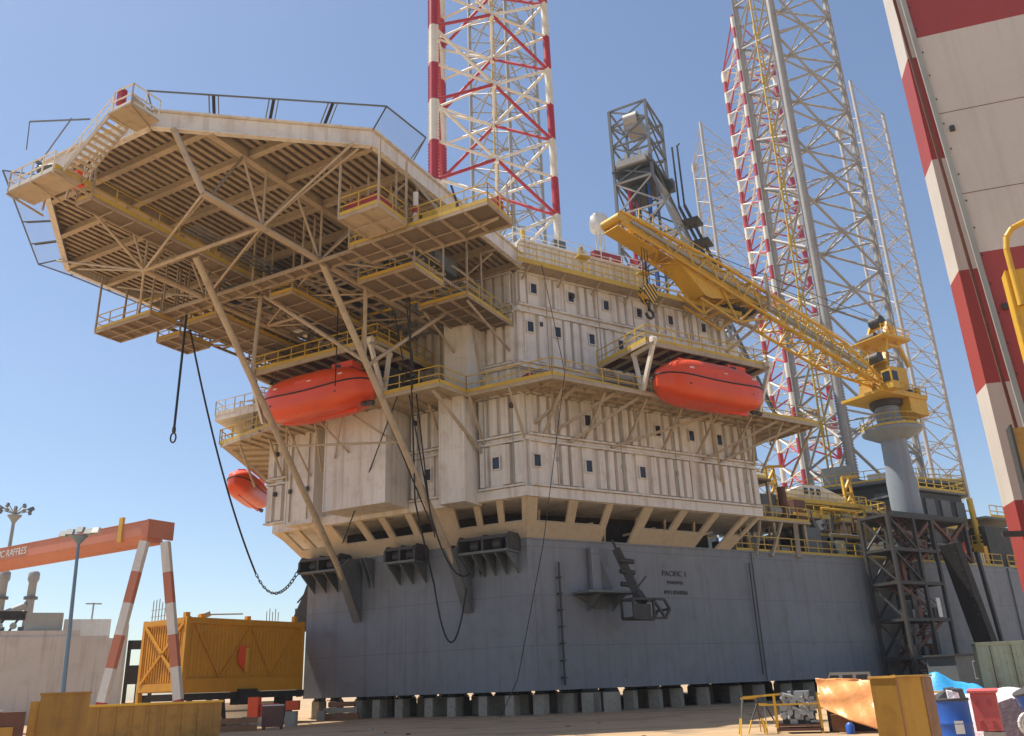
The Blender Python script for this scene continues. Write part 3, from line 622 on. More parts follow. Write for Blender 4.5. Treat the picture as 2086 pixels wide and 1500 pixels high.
for i in range(26):
    x = random.uniform(-9, 8); y = random.uniform(-12.5, -3); z = random.uniform(25.7, 28.2)
    if random.random() < .5: mb.tube((x, y, z), (x, y+random.uniform(2, 6), z), random.uniform(.05, .14), 7, random.choice((0, 1, 1)))
    else: mb.tube((x, y, z), (x-random.uniform(2, 7), y, z), random.uniform(.05, .14), 7, random.choice((0, 1, 2)))
for x in (-1.3, -.9, -.5): mb.tube((x, -20, 26.3), (x, -1, 26.3), .07, 7, 1)
mb.build('deck_piping', heli)
# perimeter net frames
mb = MB(R, ('dgrey', 'black')); 
def netframe(pts, base, z0=30.1, z1=30.9, step=3.0):
    for (a, b), (c, d) in zip(zip(pts, pts[1:]), zip(base, base[1:])):
        mb.bar(a+(z1,), b+(z1,), .07); L = math.dist(a, b); k = max(1, round(L/step))
        for i in range(k+1):
            p = lerp(a, b, i/k); q = lerp(c, d, i/k); mb.bar(q+(z0,), p+(z1,), .06)
            if 0 < i < k: mb.bar((q[0]+.35, q[1]+.3, z0), (p[0]+.35, p[1]+.3, z1), .05); mb.bar((q[0]+.17, q[1]+.15, z0), (p[0]+.17, p[1]+.15, z1), .16, .05, 1)
netframe([(1.5, -25.4), (11.1, -18.0)], [(1.35, -24.85), (9.9, -17.6)])
netframe([(11.1, -18.0), (11.3, -14.6)], [(9.9, -17.6), (9.9, -14.2)]); mb.bar((11.3, -14.6, 30.9), (9.95, -14.0, 30.1), .06)
netframe([(-10.1, -25.6), (-18.9, -17.6), (-18.6, -15.4), (-18.4, -1.0)], [(-8.5, -24.1), (-16.1, -17.2), (-16.1, -15.4), (-16.1, -1.0)], 30.0, 30.1)
mb.bar((-5, -25.2, 31.9), (-8.9, -24.6, 30.1), .06); mb.bar((-7.2, -26.2, 31.9), (-2.2, -25.9, 30.3), .07); mb.bar((-7.2, -26.2, 31.9), (-7.0, -26.2, 30.0), .04)
mb.build('net_frame', heli)
netm = bpy.data.materials.new('safety net'); netm.use_nodes = True; nn = netm.node_tree; bb = nn.nodes['Principled BSDF']; bb.inputs['Base Color'].default_value = (.22, .22, .22, 1); bb.inputs['Alpha'].default_value = .16; M['net'] = netm
mb = MB(R, ('net',)); mb.add([(-10.1, -25.6, 30.1), (-18.9, -17.6, 30.1), (-16.1, -17.2, 30.02), (-8.5, -24.1, 30.02)], [(0, 1, 2, 3)]); mb.add([(-18.9, -17.6, 30.1), (-18.4, -1, 30.1), (-16.1, -1, 30.02), (-16.1, -17.2, 30.02)], [(0, 1, 2, 3)])
mb.add([(11.1, -18.0, 30.9), (11.3, -14.6, 30.9), (9.9, -14.2, 30.1), (9.9, -17.6, 30.1)], [(0, 1, 2, 3)]); mb.build('safety_net', heli)
# front stair and landings
def stair(mb, a, b, wd, n, ra=0, rb=1):
    """flight from top a to bottom b; wd is a horizontal width vector"""
    a, b, wv = Vector(a), Vector(b), Vector(wd)
    for i in range(n):
        p = a.lerp(b, (i+.5)/n); q = (b-a).normalized()*.14; q.z = 0; mb.slab([p-q, p+q, p+q+wv, p-q+wv], (0, 0, -.04), ra)
    for o in (Vector(), wv): mb.bar(a+o, b+o, .06, .28, ra); mb.bar(a+o+Vector((0, 0, 1)), b+o+Vector((0, 0, 1)), .05, .05, rb); mb.bar(a+o+Vector((0, 0, .5)), b+o+Vector((0, 0, .5)), .035, .035, rb)
    for k in (0, .33, .66, 1):
        for o in (Vector(), wv): p = a.lerp(b, k)+o; mb.bar(p, p+Vector((0, 0, 1)), .045, .045, rb)
mb = MB(R, ('beige2', 'legwhite', 'red')); stair(mb, (.6, -26.6, 29.1), (-2.6, -26.6, 26.9), (0, 1.1, 0), 11)
mb.box(.5, 2.2, -26.7, -25.0, 29.0, 29.1); rail(mb, [(.7, -26.6, 29.1), (2.1, -26.6, 29.1), (2.1, -25, 29.1)], 1.2, 1, .03, 1); mb.box(.9, 1.25, -26.6, -26.3, 29.5, 30.4, 2)
mb.slab([(2.1, -26.6, 28.9), (1.4, -24.9, 28.9), (1.4, -24.9, 30.0), (2.1, -26.6, 29.6)], (.06, 0, 0))
mb.build('front_stair', heli)
mb = MB(R, ('beige2', 'legwhite', 'dgrey', 'orange', 'yrail')); mb.box(-6.6, -2.6, -26.95, -25.5, 26.74, 26.85); rail(mb, [(-2.9, -26.95, 26.85), (-6.6, -26.95, 26.85), (-6.6, -25.5, 26.85)], 1.15, 1.0, .032, 1)
for x in (-6.6, -4.6, -2.8): mb.bar((x, -25.0, 26.7), (x, -24.9, 29), .1); mb.bar((x, -27, 26.7), (x, -24.9, 26.4), .09)
mb.tube((-4.6, -26.3, 26.9), (-4.6, -26.3, 27.9), .1, 8, 2); mb.tube((-4.9, -26.6, 27.7), (-4.2, -26.0, 28.0), .25, 10, 2); mb.tube((-4.6, -26.3, 27.9), (-5.0, -26.7, 28.3), .12, 8, 2); mb.box(-3.6, -3.0, -25.6, -25.1, 26.9, 27.7, 3); mb.box(-5.8, -5.2, -26.0, -25.5, 26.9, 27.6, 3)
mb.bar((-2.7, -27, 27.0), (-2.7, -24.9, 27.0), .05, .3, 4)
mb.build('monitor_platform', heli)

# bow anchor racks (dark fairlead housings) and their brackets
def fairlead(x0, x1, label):
    t = thing('fairlead', label, 'fairlead', BW(((x0+x1)/2, .1, 9)), 'fairleads along the bow deck edge')
    mb = MB(BW, ('dark', 'dgrey')); d = 1.7
    mb.box(x0, x1, .1, d, 9.55, 9.7, 1)
    for x in (x0, x0+(x1-x0)*.5, x1):
        q = [(x-.08, .1, 9.71), (x-.08, d, 9.71), (x-.08, d, 10.35), (x-.08, d-.3, 10.75), (x-.08, .1, 10.75)]; mb.slab(q, (.16, 0, 0))
    mb.box(x0+.09, x1-.09, 1.3, 1.66, 10.4, 10.6); mb.box(x0+.09, x1-.09, .12, .25, 9.71, 10.75)
    mb.build('housing', t)
    mb = MB(BW, ('dark',))
    for x in (x0+(x1-x0)*.27, x0+(x1-x0)*.73): mb.tube((x-.3, 1.0, 10.1), (x+.3, 1.0, 10.1), .34, 14)
    mb.build('sheave', t)
    mb = MB(BW, ('dgrey',)); k = max(3, int((x1-x0)/.7))
    for i in range(k): x = x0+.1+(x1-x0-.28)*i/(k-1); mb.slab([(x, .08, 9.54), (x, d-.1, 9.54), (x, d-.2, 9.4), (x, .08, 8.3)], (.08, 0, 0))
    mb.build('bracket', t)
fairlead(-8.4, -5.0, 'dark fairlead housing at the left corner of the bow with the hanging chain'); fairlead(-.9, 1.5, 'small dark fairlead housing between the two strut feet'); fairlead(4.9, 8.5, 'widest dark fairlead housing near the bow corner beside the right strut foot')
mb = MB(R, ('dgrey', 'dark'))
mb.box(-10.4, -9.1, .3, 2.0, 7.2, 7.5); mb.slab([(-9.1, .2, 6.0), (-10.6, .2, 5.4), (-10.6, .2, 6.6), (-9.6, .2, 8.4), (-9.1, .2, 9.6)], (0, .3, 0), 1); mb.tube((-9.4, .3, 8.6), (-10.2, .3, 7.9), .06, 6, 1)
tag(mb.build('anchor_rack', loc=R((-9.1, 1, 5.4))), 'dark anchor rack sticking out of the left hull corner above the yellow container', 'anchor rack')
mb = MB(R, ('dark',)); 
for y in (3.2, 3.9): mb.bar((-9.5, y, 6.2), (-10.0, y+.2, 0.1), .09)
for i in range(10): mb.bar((-9.55-.04*i, 3.2, .6+i*.55), (-9.55-.04*i, 4.0, .6+i*.55), .05)
for y in (1.4, 2.0): mb.bar((-9.15, y, 4.2), (-9.7, y, 1.4), .1)
tag(mb.build('boarding_ladder', loc=R((-9.6, 3.5, 0))), 'dark ladder frame leaning behind the left hull corner beside the container', 'ladder')

# starboard fold-down arm and basket
arm = thing('basket_crane', 'dark hinged arm with a basket frame hanging on the hull side', 'hinged arm', ST((5, .1, 7)))
mb = MB(ST, ('dgrey', 'hull', 'dark')); mb.box(3.2, 7.4, .1, 1.9, 7.0, 7.14); mb.slab([(3.4, .1, 6.98), (7.2, .1, 6.98), (5.6, .1, 6.2), (4.9, .1, 6.2)], (0, .1, 0)); mb.slab([(4.3, .1, 6.98), (4.3, 1.7, 6.98), (4.3, .1, 6.0)], (.08, 0, 0)); mb.slab([(6.3, .1, 6.98), (6.3, 1.7, 6.98), (6.3, .1, 6.0)], (.08, 0, 0))
mb.box(4.6, 5.3, .1, .5, 7.14, 10.0, 1); mb.slab([(5.3, .3, 7.15), (6.4, .3, 7.15), (5.35, .3, 9.5)], (0, .06, 0)); mb.build('bracket_shelf', arm)
mb = MB(ST, ('dark',)); mb.bar((6.3, 1.0, 9.9), (6.9, 2.0, 7.0), .34, .5); mb.bar((6.1, .9, 10.5), (6.35, 1.0, 9.8), .14); mb.bar((6.9, 2.0, 7.0), (6.9, 2.6, 6.3), .5, .5)
for z in (7.6, 8.4, 9.1): mb.tube((6.1, 1.5, z), (7.1, 1.7, z-.1), .16, 8)
mb.tube((7.1, 1.8, 7.3), (7.9, 1.9, 8.1), .05, 6); mb.build('arm_boom', arm)
mb = MB(ST, ('dark',)); x0, x1, y0, y1, z0, z1 = 5.6, 8.5, 2.0, 3.2, 5.35, 6.5
for a, b in (((x0, y0, z0), (x1-.4, y0, z0)), ((x0, y1, z0), (x1-.4, y1, z0)), ((x0, y0, z1), (x1-.4, y0, z1)), ((x0, y1, z1), (x1-.4, y1, z1)), ((x0, y0, z0), (x0, y0, z1)), ((x0, y1, z0), (x0, y1, z1)), ((x1-.4, y1, z0), (x1, y1, 5.9)), ((x1-.4, y1, z1), (x1, y1, 5.9)), ((x1-1.3, y1, z0), (x1-1.3, y1, z1)), ((x1-1.3, y1, z1), (x1-.4, y1, z0)), ((x0, y0, z1), (x0, y1, z1)), ((x1, y0, 5.9), (x1, y1, 5.9)), ((x1-.4, y0, z0), (x1, y0, 5.9))): mb.bar(a, b, .14)
mb.box(x0+.05, x1-1.4, y0, y1-.1, z0, z0+.1); mb.box(x0+.05, x1-1.5, y1-.15, y1-.05, z0+.08, z1-.3); mb.build('basket', arm)

# ropes, chain and hoses
def rope(pts, r, name, label, cat, sag=None, mat='black', steps=20):
    P = [Vector(p) for p in pts]; out = []
    if sag is None: out = P
    else:
        for a, b, s_ in zip(P, P[1:], sag):
            for i in range(steps): t = i/steps; q = a.lerp(b, t); q.z -= 4*s_*t*(1-t); out.append(q)
        out.append(P[-1])
    mb = MB(ID, (mat,)); mb.path(out, r, 6); return mb, out
def mkrope(name, label, cat, pts, sag=None, r=.045, grp=None):
    mb, out = rope(pts, r, name, label, cat, sag); return tag(mb.build(name, loc=out[0]), label, cat, grp), out
q0 = R((-8.0, -13.8, 25.0)); mkrope('lifting_rope', 'thick black rope with an eye hanging free under the helideck', 'rope', [q0, q0+Vector((.1, -.3, -8.0))], r=.075)
mb = MB(ID, ('dark',)); e = q0+Vector((.1, -.3, -8.0))
mb.path([e+Vector((.17*math.sin(k*.785), 0, -.35-.32*math.cos(k*.785))) for k in range(9)], .05, 6); mb.tube(e, e+Vector((0, 0, .3)), .12, 8); tag(mb.build('rope_eye', loc=e), 'dark steel thimble at the end of the free hanging rope', 'rope eye')
ra = R((-9.7, -12.0, 25.0)); rb = R((-11.3, -2.9, 9.8)); mkrope('anchor_rope', 'long black rope running from the helideck down to the hanging chain', 'rope', [ra, rb], [1.2], r=.07)
mb = MB(ID, ('dark',)); rc = R((-8.2, -1.8, 10.0)); k = 21
pts = []
for i in range(k+1): t = i/k; p = rb.lerp(rc, t); p.z -= 4*1.55*t*(1-t); pts.append(p)
for i in range(k):
    a, b = pts[i], pts[i+1]; d = (b-a); side = d.cross(Vector((.4, .3, 1) if i % 2 else (1, -.6, .1))).normalized()*.09
    q = [a-d*.15+side*.4, a+d*.2+side, b-d*.2+side, b+d*.15+side*.4, b+d*.15-side*.4, b-d*.2-side, a+d*.2-side, a-d*.15-side*.4, a-d*.15+side*.4]; mb.path(q, .035, 5)
tag(mb.build('anchor_chain', loc=rb), 'black studless chain sagging from the rope to the left fairlead', 'chain')
hp = BW((2.6, 5.6, 25)); mkrope('hanging_hose', 'black hose dropping down the bow and looping low on the hull', 'hose', [BW((5.5, 8.0, 25)), BW((4.1, 5.3, 12.6)), BW((3.4, 2.2, 7.9)), BW((5.0, .9, 7.6))], [0.2, .1, 3.4], r=.06)
mkrope('hanging_rope', 'black rope crossing from the helideck to the middle of the bow on the right', 'rope', [BW((3.18, 7.6, 18.4)), BW((4.2, 3.4, 11.0))], r=.045); mkrope('hanging_rope', 'black rope crossing from the right walkway down to the left strut foot', 'rope', [BW((5.35, 7.4, 21.3)), BW((-3.1, 3.4, 11.0))], r=.045)
mkrope('hanging_rope', 'second black rope looping from the bow walkway to the right strut foot', 'rope', [BW((4.6, 7.0, 24.8)), BW((4.6, 4.4, 12)), BW((5.6, 1.4, 8.4))], [.1, 1.4], r=.05)
mkrope('hanging_rope', 'black rope hanging straight through the walkway to the right of the plain trunk', 'rope', [BW((3.6, 7.0, 24.8)), BW((4.9, 4.3, 10.4))], r=.05)
mkrope('corner_cable', 'thin dark cable dropping from the roof past the block corner to the yard', 'cable', [ST((.9, 2.0, 29.1)), ST((-.6, 6.1, 19.5)), ST((-2.6, 5.8, 9.0)), ST((-3.0, 3.2, 2.0)), ST((-4.0, 2.9, .1))], r=.025)
mkrope('hanging_rope', 'short black rope hooked over the lifeboat under the helideck', 'rope', [BW((.9, 9.4, 25)), BW((.9, 9.4, 19.6))], r=.04)

# ================================================================ LEGS
def leg(label, cx, cy, r, az, z0, z1, bay, zn, chordr=.36, br=.16, mats=('legwhite', 'legred'), bands=None, teeth=None, nodez=None, upred=False, ladder=None, peak=0, grp='lattice legs of the jack-up rigs'):
    t = thing('lattice_tower', label, 'lattice leg', (cx, cy, z0), grp)
    C = [(cx+r*math.sin(math.radians(a)), cy+r*math.cos(math.radians(a))) for a in az]
    k0 = math.floor((z0-zn)/bay)
    for ci, (x, y) in enumerate(C):
        mb = MB(ID, mats); z = z0; top = z1+(peak if ci == 0 else 0)
        cuts = [z0]; k = k0
        while zn+k*bay < top:
            if bands:
                for zz in (zn+k*bay+bands[0], zn+k*bay+bands[1]):
                    if z0 < zz < top: cuts.append(zz)
            k += 1
        cuts = sorted(set(cuts))+[top]
        for a, b in zip(cuts, cuts[1:]):
            fr = ((a+b)/2-zn) % bay; red = bands and bands[0] < fr < bands[1]; mb.tube((x, y, a), (x, y, b), chordr, 10, 1 if red else 0, cap=False)
            if teeth and b > teeth[0]:
                dx, dy = cx-x, cy-y; L = math.hypot(dx, dy); dx, dy = -dy/L, dx/L
                for sgn in (-1, 1):
                    mb.bar((x+dx*sgn*(chordr+.02), y+dy*sgn*(chordr+.02), max(a, teeth[0])), (x+dx*sgn*(chordr+.02), y+dy*sgn*(chordr+.02), b), .14, .14, 1 if red else 0)
                    zz = max(a, teeth[0])
                    while zz < min(b, teeth[1]): mb.box(x+dx*sgn*(chordr+.13)-.07, x+dx*sgn*(chordr+.13)+.07, y+dy*sgn*(chordr+.13)-.07, y+dy*sgn*(chordr+.13)+.07, zz, zz+.16, 1 if red else 0); zz += .33
        mb.build('chord', t)
    for i in range(3):
        a, b = C[i], C[(i+1) % 3]; mb = MB(ID, mats); mid = ((a[0]+b[0])/2, (a[1]+b[1])/2); k = k0
        while zn+(k+.5)*bay < z1:
            zb, zm, zt = zn+k*bay, zn+(k+.5)*bay, zn+(k+1)*bay
            lo = 1 if bands else 0
            if zb >= z0: mb.tube(a+(zb,), mid+(zm,), br, 8, lo, cap=False); mb.tube(b+(zb,), mid+(zm,), br, 8, lo, cap=False)
            if zt <= z1: mb.tube(a+(zt,), mid+(zm,), br, 8, 0, cap=False); mb.tube(b+(zt,), mid+(zm,), br, 8, 0, cap=False)
            if zm > z0: mb.tube(a+(zm,), mid+(zm,), br*.85, 8, 0, cap=False); mb.tube(b+(zm,), mid+(zm,), br*.85, 8, 0, cap=False); mb.tube(mid+(zm-.35,), mid+(zm+.35,), br*1.5, 8, 0)
            k += 1
        mb.build('bracing', t)
    if peak:
        mb = MB(ID, mats); pk = C[0]+(z1+peak-.4,)
        for c in C[1:]: mb.tube(pk, c+(z1,), br, 6, 1, cap=False); mb.tube(C[0]+(z1,), c+(z1,), br, 6, 1, cap=False)
        mb.box(C[2][0]-.3, C[2][0]+1.2, C[2][1]-.3, C[2][1]+1.2, z1-2.2, z1-.2); mb.build('leg_top_frame', t)
    mb = MB(ID, mats); k = k0       # inner spans joining the face nodes
    Ms = [((C[i][0]+C[(i+1) % 3][0])/2, (C[i][1]+C[(i+1) % 3][1])/2) for i in range(3)]
    while zn+(k+.5)*bay < z1:
        zm = zn+(k+.5)*bay
        if zm > z0:
            for i in range(3): mb.tube(Ms[i]+(zm,), Ms[(i+1) % 3]+(zm,), br*.7, 6, 0, cap=False)
        k += 1
    mb.build('inner_span', t)
    if ladder:
        mb = MB(ID, ('yrail', 'leggrey')); x, y = ladder; mb.tube((x, y, z0), (x, y, z1), .13, 8); mb.tube((x+.5, y, z0), (x+.5, y, z1), .1, 8)
        z = z0
        while z < z1: mb.bar((x, y, z), (x+.5, y, z), .06); z += 1.2
        z = z0+2
        while z < z1: mb.tube((x, y, z), (x, y, z+1.6), .24, 8); z += bay*1.0
        mb.build('caisson_ladder', t)
    return t
BA, BF, BP = 88.3, 208.3, -31.7
px, py = POLAR(-2.15, 68.5)
leg('red and white banded lattice leg rising behind the helideck', px, py, 7.2, (BF, BA, BP), 10.5, 92, 8.15, 50.0, chordr=.36, br=.155, bands=(0, 3.95), teeth=(30, 75))
px, py = POLAR(22.2, 107)
leg('nearest tall grey lattice leg with a yellow caisson ladder at the stern', px, py, 7.3, (BF, BA, BP), 17, 120, 8.15, 50, chordr=.42, br=.17, mats=('leggrey', 'leggrey'), ladder=POLAR(20.35, 101), teeth=(20, 110))
px, py = POLAR(.3, 131)
leg('slimmer grey lattice leg seen through the red and white leg', px, py, 7.3, (176, 296, 56), 10.5, 140, 8.15, 50, chordr=.36, br=.14, mats=('leggrey', 'leggrey'), ladder=POLAR(-.7, 124))
px, py = POLAR(19.2, 165)
leg('distant red and white checked leg with a pointed top left of the near grey leg', px, py, 6.2, (BF, BA, BP), 4, 132, 5.8, 50.5, chordr=.5, br=.17, bands=(0, 2.9), peak=6)
px, py = POLAR(15.75, 200)
leg('distant pale lattice leg with a pointed top right of the derrick', px, py, 6.4, (BF, BA, BP), 4, 132, 7, 50, chordr=.4, br=.13, mats=('hazegrey', 'hazegrey'), peak=5)
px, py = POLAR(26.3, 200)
leg('distant pale lattice leg emerging to the right of the near grey leg', px, py, 6.2, (BF, BA, BP), 4, 132, 7, 50, chordr=.42, br=.13, mats=('hazegrey', 'hazegrey'), peak=6)

# ================================================================ CRANE
crane = thing('pedestal_crane', 'yellow lattice boom crane on a tall grey pedestal at the hull side', 'crane', ST((41.4, -1.1, 14.4)))
PC = (41.4, -1.1)
mb = MB(ST, ('pedg',)); mb.lathe(PC+(14.4,), [(1.3, 0), (1.3, 3.5), (1.16, 5), (1.12, 8.0), (1.12, 10.6)], 28)
mb.lathe(PC+(22.2,), [(1.15, -.5), (2.6, .25), (2.7, .5), (1.15, .52)], 28); mb.build('pedestal', crane)
mb = MB(ST, ('yrail',)); rr = [(PC[0]+2.65*math.cos(i*.3927), PC[1]+2.65*math.sin(i*.3927), 22.72) for i in range(16)]; rail(mb, rr, 1.1, 1.1, .028, closed=True); mb.build('ring_railing', crane)
mb = MB(ST, ('yellow', 'dark', 'glass')); mb.lathe(PC+(24.9,), [(1.35, 0), (1.5, .2), (1.5, .6)], 24, 1)
mb.box(PC[0]-3.6, PC[0]+3.2, PC[1]-2.2, PC[1]+2.2, 25.5, 25.75); mb.prism([(PC[0]-1.4, PC[1]-1.3), (PC[0]-1.0, PC[1]+1.5), (PC[0]+1.6, PC[1]+1.7), (PC[0]+2.8, PC[1]+.9), (PC[0]+2.8, PC[1]-1.3)], 25.75, 28.6)
for i_ in range(5): mb.box(PC[0]-2.8+i_*1.2, PC[0]-2.3+i_*1.2, PC[1]+1.75, PC[1]+2.1, 25.76, 26.3+.35*(i_ % 3), i_ % 2); mb.slab([(PC[0]-1.4, PC[1]-1.5, 25.8), (PC[0]-1.4, PC[1]+1.5, 25.8), (PC[0]-.2, PC[1]+1.5, 30.0), (PC[0]-.2, PC[1]-1.5, 30.0)], (-.5, 0, .1))
mb.box(PC[0]+.5, PC[0]+3.1, PC[1]+.2, PC[1]+2.1, 24.0, 26.0); mb.build('machinery_house', crane)
mb = MB(ST, ('yellow', 'glass')); mb.box(PC[0]-3.2, PC[0]-2.1, PC[1]+2.2, PC[1]+3.2, 25.6, 27.4); mb.box(PC[0]-3.26, PC[0]-3.205, PC[1]+2.35, PC[1]+3.05, 26.3, 27.2, 1); mb.box(PC[0]-3.0, PC[0]-2.3, PC[1]+3.205, PC[1]+3.26, 26.3, 27.2, 1); mb.build('operator_cab', crane)
mb = MB(ST, ('yellow', 'dark')); 
for d in (-1.4, 1.4):
    mb.bar((PC[0]-1, PC[1]+d, 29), (PC[0]+1.2, PC[1]+d*.6, 33.6), .32, .4); mb.bar((PC[0]+2.6, PC[1]+d, 29), (PC[0]+1.4, PC[1]+d*.6, 33.6), .28, .36); mb.bar((PC[0]-.2, PC[1]+d*.9, 31), (PC[0]+2, PC[1]+d*.85, 31), .2)
mb.bar((PC[0]+1.2, PC[1]-1, 33.5), (PC[0]+1.2, PC[1]+1, 33.5), .35); mb.tube((PC[0]+1.0, PC[1]-.6, 33.9), (PC[0]+1.0, PC[1]+.6, 33.9), .55, 14, 1); mb.box(PC[0]-1.2, PC[0]+3, PC[1]-1.8, PC[1]+1.8, 31.6, 31.7)
for i in range(8): mb.box(PC[0]-2+i*.5, PC[0]-1.8+i*.5, PC[1]-2.1, PC[1]-1.8, 29+.3*(i % 3), 29.5+.3*(i % 3))
mb.tube((PC[0]-1.6, PC[1], 29.4), (PC[0]-1.6, PC[1]+1.4, 29.4), .5, 12, 1); mb.tube((PC[0]+.2, PC[1]-1.5, 32.2), (PC[0]+.2, PC[1]+.2, 32.2), .45, 12, 1)
rail(mb, [(PC[0]-1.2, PC[1]+1.8, 31.7), (PC[0]+3, PC[1]+1.8, 31.7)], 1.0, 1, .03); rail(mb, [(PC[0]-3.6, PC[1]+2.2, 25.75), (PC[0]+3.2, PC[1]+2.2, 25.75)], 1.0, 1, .03); mb.build('king_post', crane)
# boom
HE = Vector((39.8, -.6, 27.1)); TI = Vector((6.4, 3.5, 33.3)); bd = (TI-HE); BL = bd.length; bd.normalize(); bs = bd.cross(Vector((0, 0, 1))).normalized(); bu = bs.cross(bd)
def BM(p): u, s_, v_ = p; return ST(tuple(HE+bd*u+bs*s_+bu*v_))
def sect(u):   # half width, half height along the boom
    t = u/BL; return (.5+.65*min(1, t*5)*min(1, (1-t)*2.2+.35), .3+.75*min(1, t*5)*min(1, (1-t)*2.2+.25))
mb = MB(BM, ('yellow',)); nb = 26
for sy in (-1, 1):
    for sz in (-1, 1):
        P_ = [(BL*i/nb, sy*sect(BL*i/nb)[0], sz*sect(BL*i/nb)[1]) for i in range(nb+1)]; mb.path(P_, .135, 6)
mb.build('boom_chord', crane)
mb = MB(BM, ('yellow',))
for i in range(nb):
    u0, u1 = BL*i/nb, BL*(i+1)/nb; a, b = sect(u0), sect(u1); s0 = 1 if i % 2 else -1
    for sy in (-1, 1): mb.tube((u0, sy*a[0], s0*a[1]), (u1, sy*b[0], -s0*b[1]), .07, 5, cap=False)
    for sz in (-1, 1): mb.tube((u0, s0*a[0], sz*a[1]), (u1, -s0*b[0], sz*b[1]), .07, 5, cap=False)
    mb.bar((u0, -a[0], a[1]), (u0, a[0], a[1]), .06); mb.bar((u0, -a[0], -a[1]), (u0, a[0], -a[1]), .06)
mb.build('boom_lacing', crane)
mb = MB(BM, ('smoke', 'yrail')); mb.box(2, BL-2, -.3, .35, .9, .96, 0); mb.box(3, BL-1, .75, 1.0, -.12, .12, 0); rail(mb, [(2, -.5, 1.0), (BL-2, -.5, 1.0)], 1.0, 1.5, .025, 1); rail(mb, [(2, .55, 1.0), (BL-2, .55, 1.0)], 1.0, 1.5, .025, 1); mb.build('boom_walkway', crane)
mb = MB(BM, ('yellow', 'dark')); e = BL
for sy in (-.78, .7): mb.slab([(e-.2, sy, -.5), (e+.4, sy, -.1), (e+.2, sy, .3), (e-6, sy, .55), (e-17, sy, .6), (e-17, sy, .0), (e-13.5, sy, -.75), (e-10, sy, -2.3), (e-9.2, sy, -2.35), (e-6, sy, -.7)], (0, .08, 0))
mb.slab([(e-6, -.7, -.7), (e-6, .7, -.7), (e-9.2, .7, -2.35), (e-9.2, -.7, -2.35)], (.06, 0, .06)); mb.tube((e+.1, -.9, -.1), (e+.1, .9, -.1), .34, 14); mb.box(e-4, e+.2, -.7, .7, -.9, -.82); mb.build('boom_head', crane)
mb = MB(BM, ('yellow',))
for a, b in (((e-12.5, 0, -.9), (e-10, 0, -3.4)), ((e-10, 0, -3.4), (e-7, 0, -3.0)), ((e-10, 0, -3.4), (e-9.5, 0, -.9)), ((e-8.6, .9, -3), (e-13, .9, -3.2)), ((e-13, .9, -3.2), (e-15, .9, -.9)), ((e-13, -.9, -3.2), (e-15, -.9, -.9)), ((e-8.6, -.9, -3), (e-13, -.9, -3.2)), ((e-11, -.9, -3.1), (e-11, .9, -3.1)), ((e-17, .9, -1), (e-13, .9, -3.2)), ((e-13, .9, -3.2), (e-11, .9, -1))): mb.bar(a, b, .16)
mb.build('boom_jib_lattice', crane)
mb = MB(ST, ('black',))
for d in (-.5, .5): mb.tube((PC[0]+1, PC[1]+d, 33.9), (14, 2.4+d, 33.6), .03, 5)
mb.build('boom_hoist_rope', crane)
hs, hd = 9.3, 3.2
hook = thing('crane_hook', 'yellow and black striped hook block hanging from the boom tip', 'crane hook', ST((hs, hd, 27.2)))
stripe = bpy.data.materials.new('yellow black stripes'); stripe.use_nodes = True; sn = stripe.node_tree; wv = sn.nodes.new('ShaderNodeTexWave'); wv.inputs['Scale'].default_value = 1.3; wv.bands_direction = 'DIAGONAL'
cr = sn.nodes.new('ShaderNodeValToRGB'); cr.color_ramp.interpolation = 'CONSTANT'; cr.color_ramp.elements[0].color = (.02, .02, .02, 1); cr.color_ramp.elements[1].color = (.7, .42, .04, 1); cr.color_ramp.elements[1].position = .5
tcn = sn.nodes.new('ShaderNodeTexCoord'); sn.links.new(tcn.outputs['Object'], wv.inputs[0]); sn.links.new(wv.outputs[0], cr.inputs[0]); sn.links.new(cr.outputs[0], sn.nodes['Principled BSDF'].inputs['Base Color']); M['stripe'] = stripe
mb = MB(ST, ('stripe',))
for dd in (-.35, .27): mb.slab([(hs-.5, hd+dd, 28.7), (hs+.45, hd+dd, 28.9), (hs+.65, hd+dd, 28.4), (hs+.5, hd+dd, 27.7), (hs+.1, hd+dd, 27.3), (hs-.4, hd+dd, 27.6), (hs-.65, hd+dd, 28.2)], (0, .08, 0))
mb.tube((hs, hd-.26, 28.2), (hs, hd+.26, 28.2), .5, 16); mb.build('sheave_block', hook)
mb = MB(ST, ('dark',)); mb.tube((hs, hd, 27.4), (hs, hd, 26.95), .12, 8); mb.path([(hs+.32*math.sin(a*.5-.2), hd, 26.55+.33*math.cos(a*.5-.2)) for a in range(0, 11)], .11, 8); mb.build('hook', hook)
mb = MB(ST, ('black',))
for a in (-.3, .0, .3): mb.tube((hs+a, hd, 28.5), (hs+a*.8, hd+.1, 32.9), .03, 5)
mb.build('hoist_rope', hook)
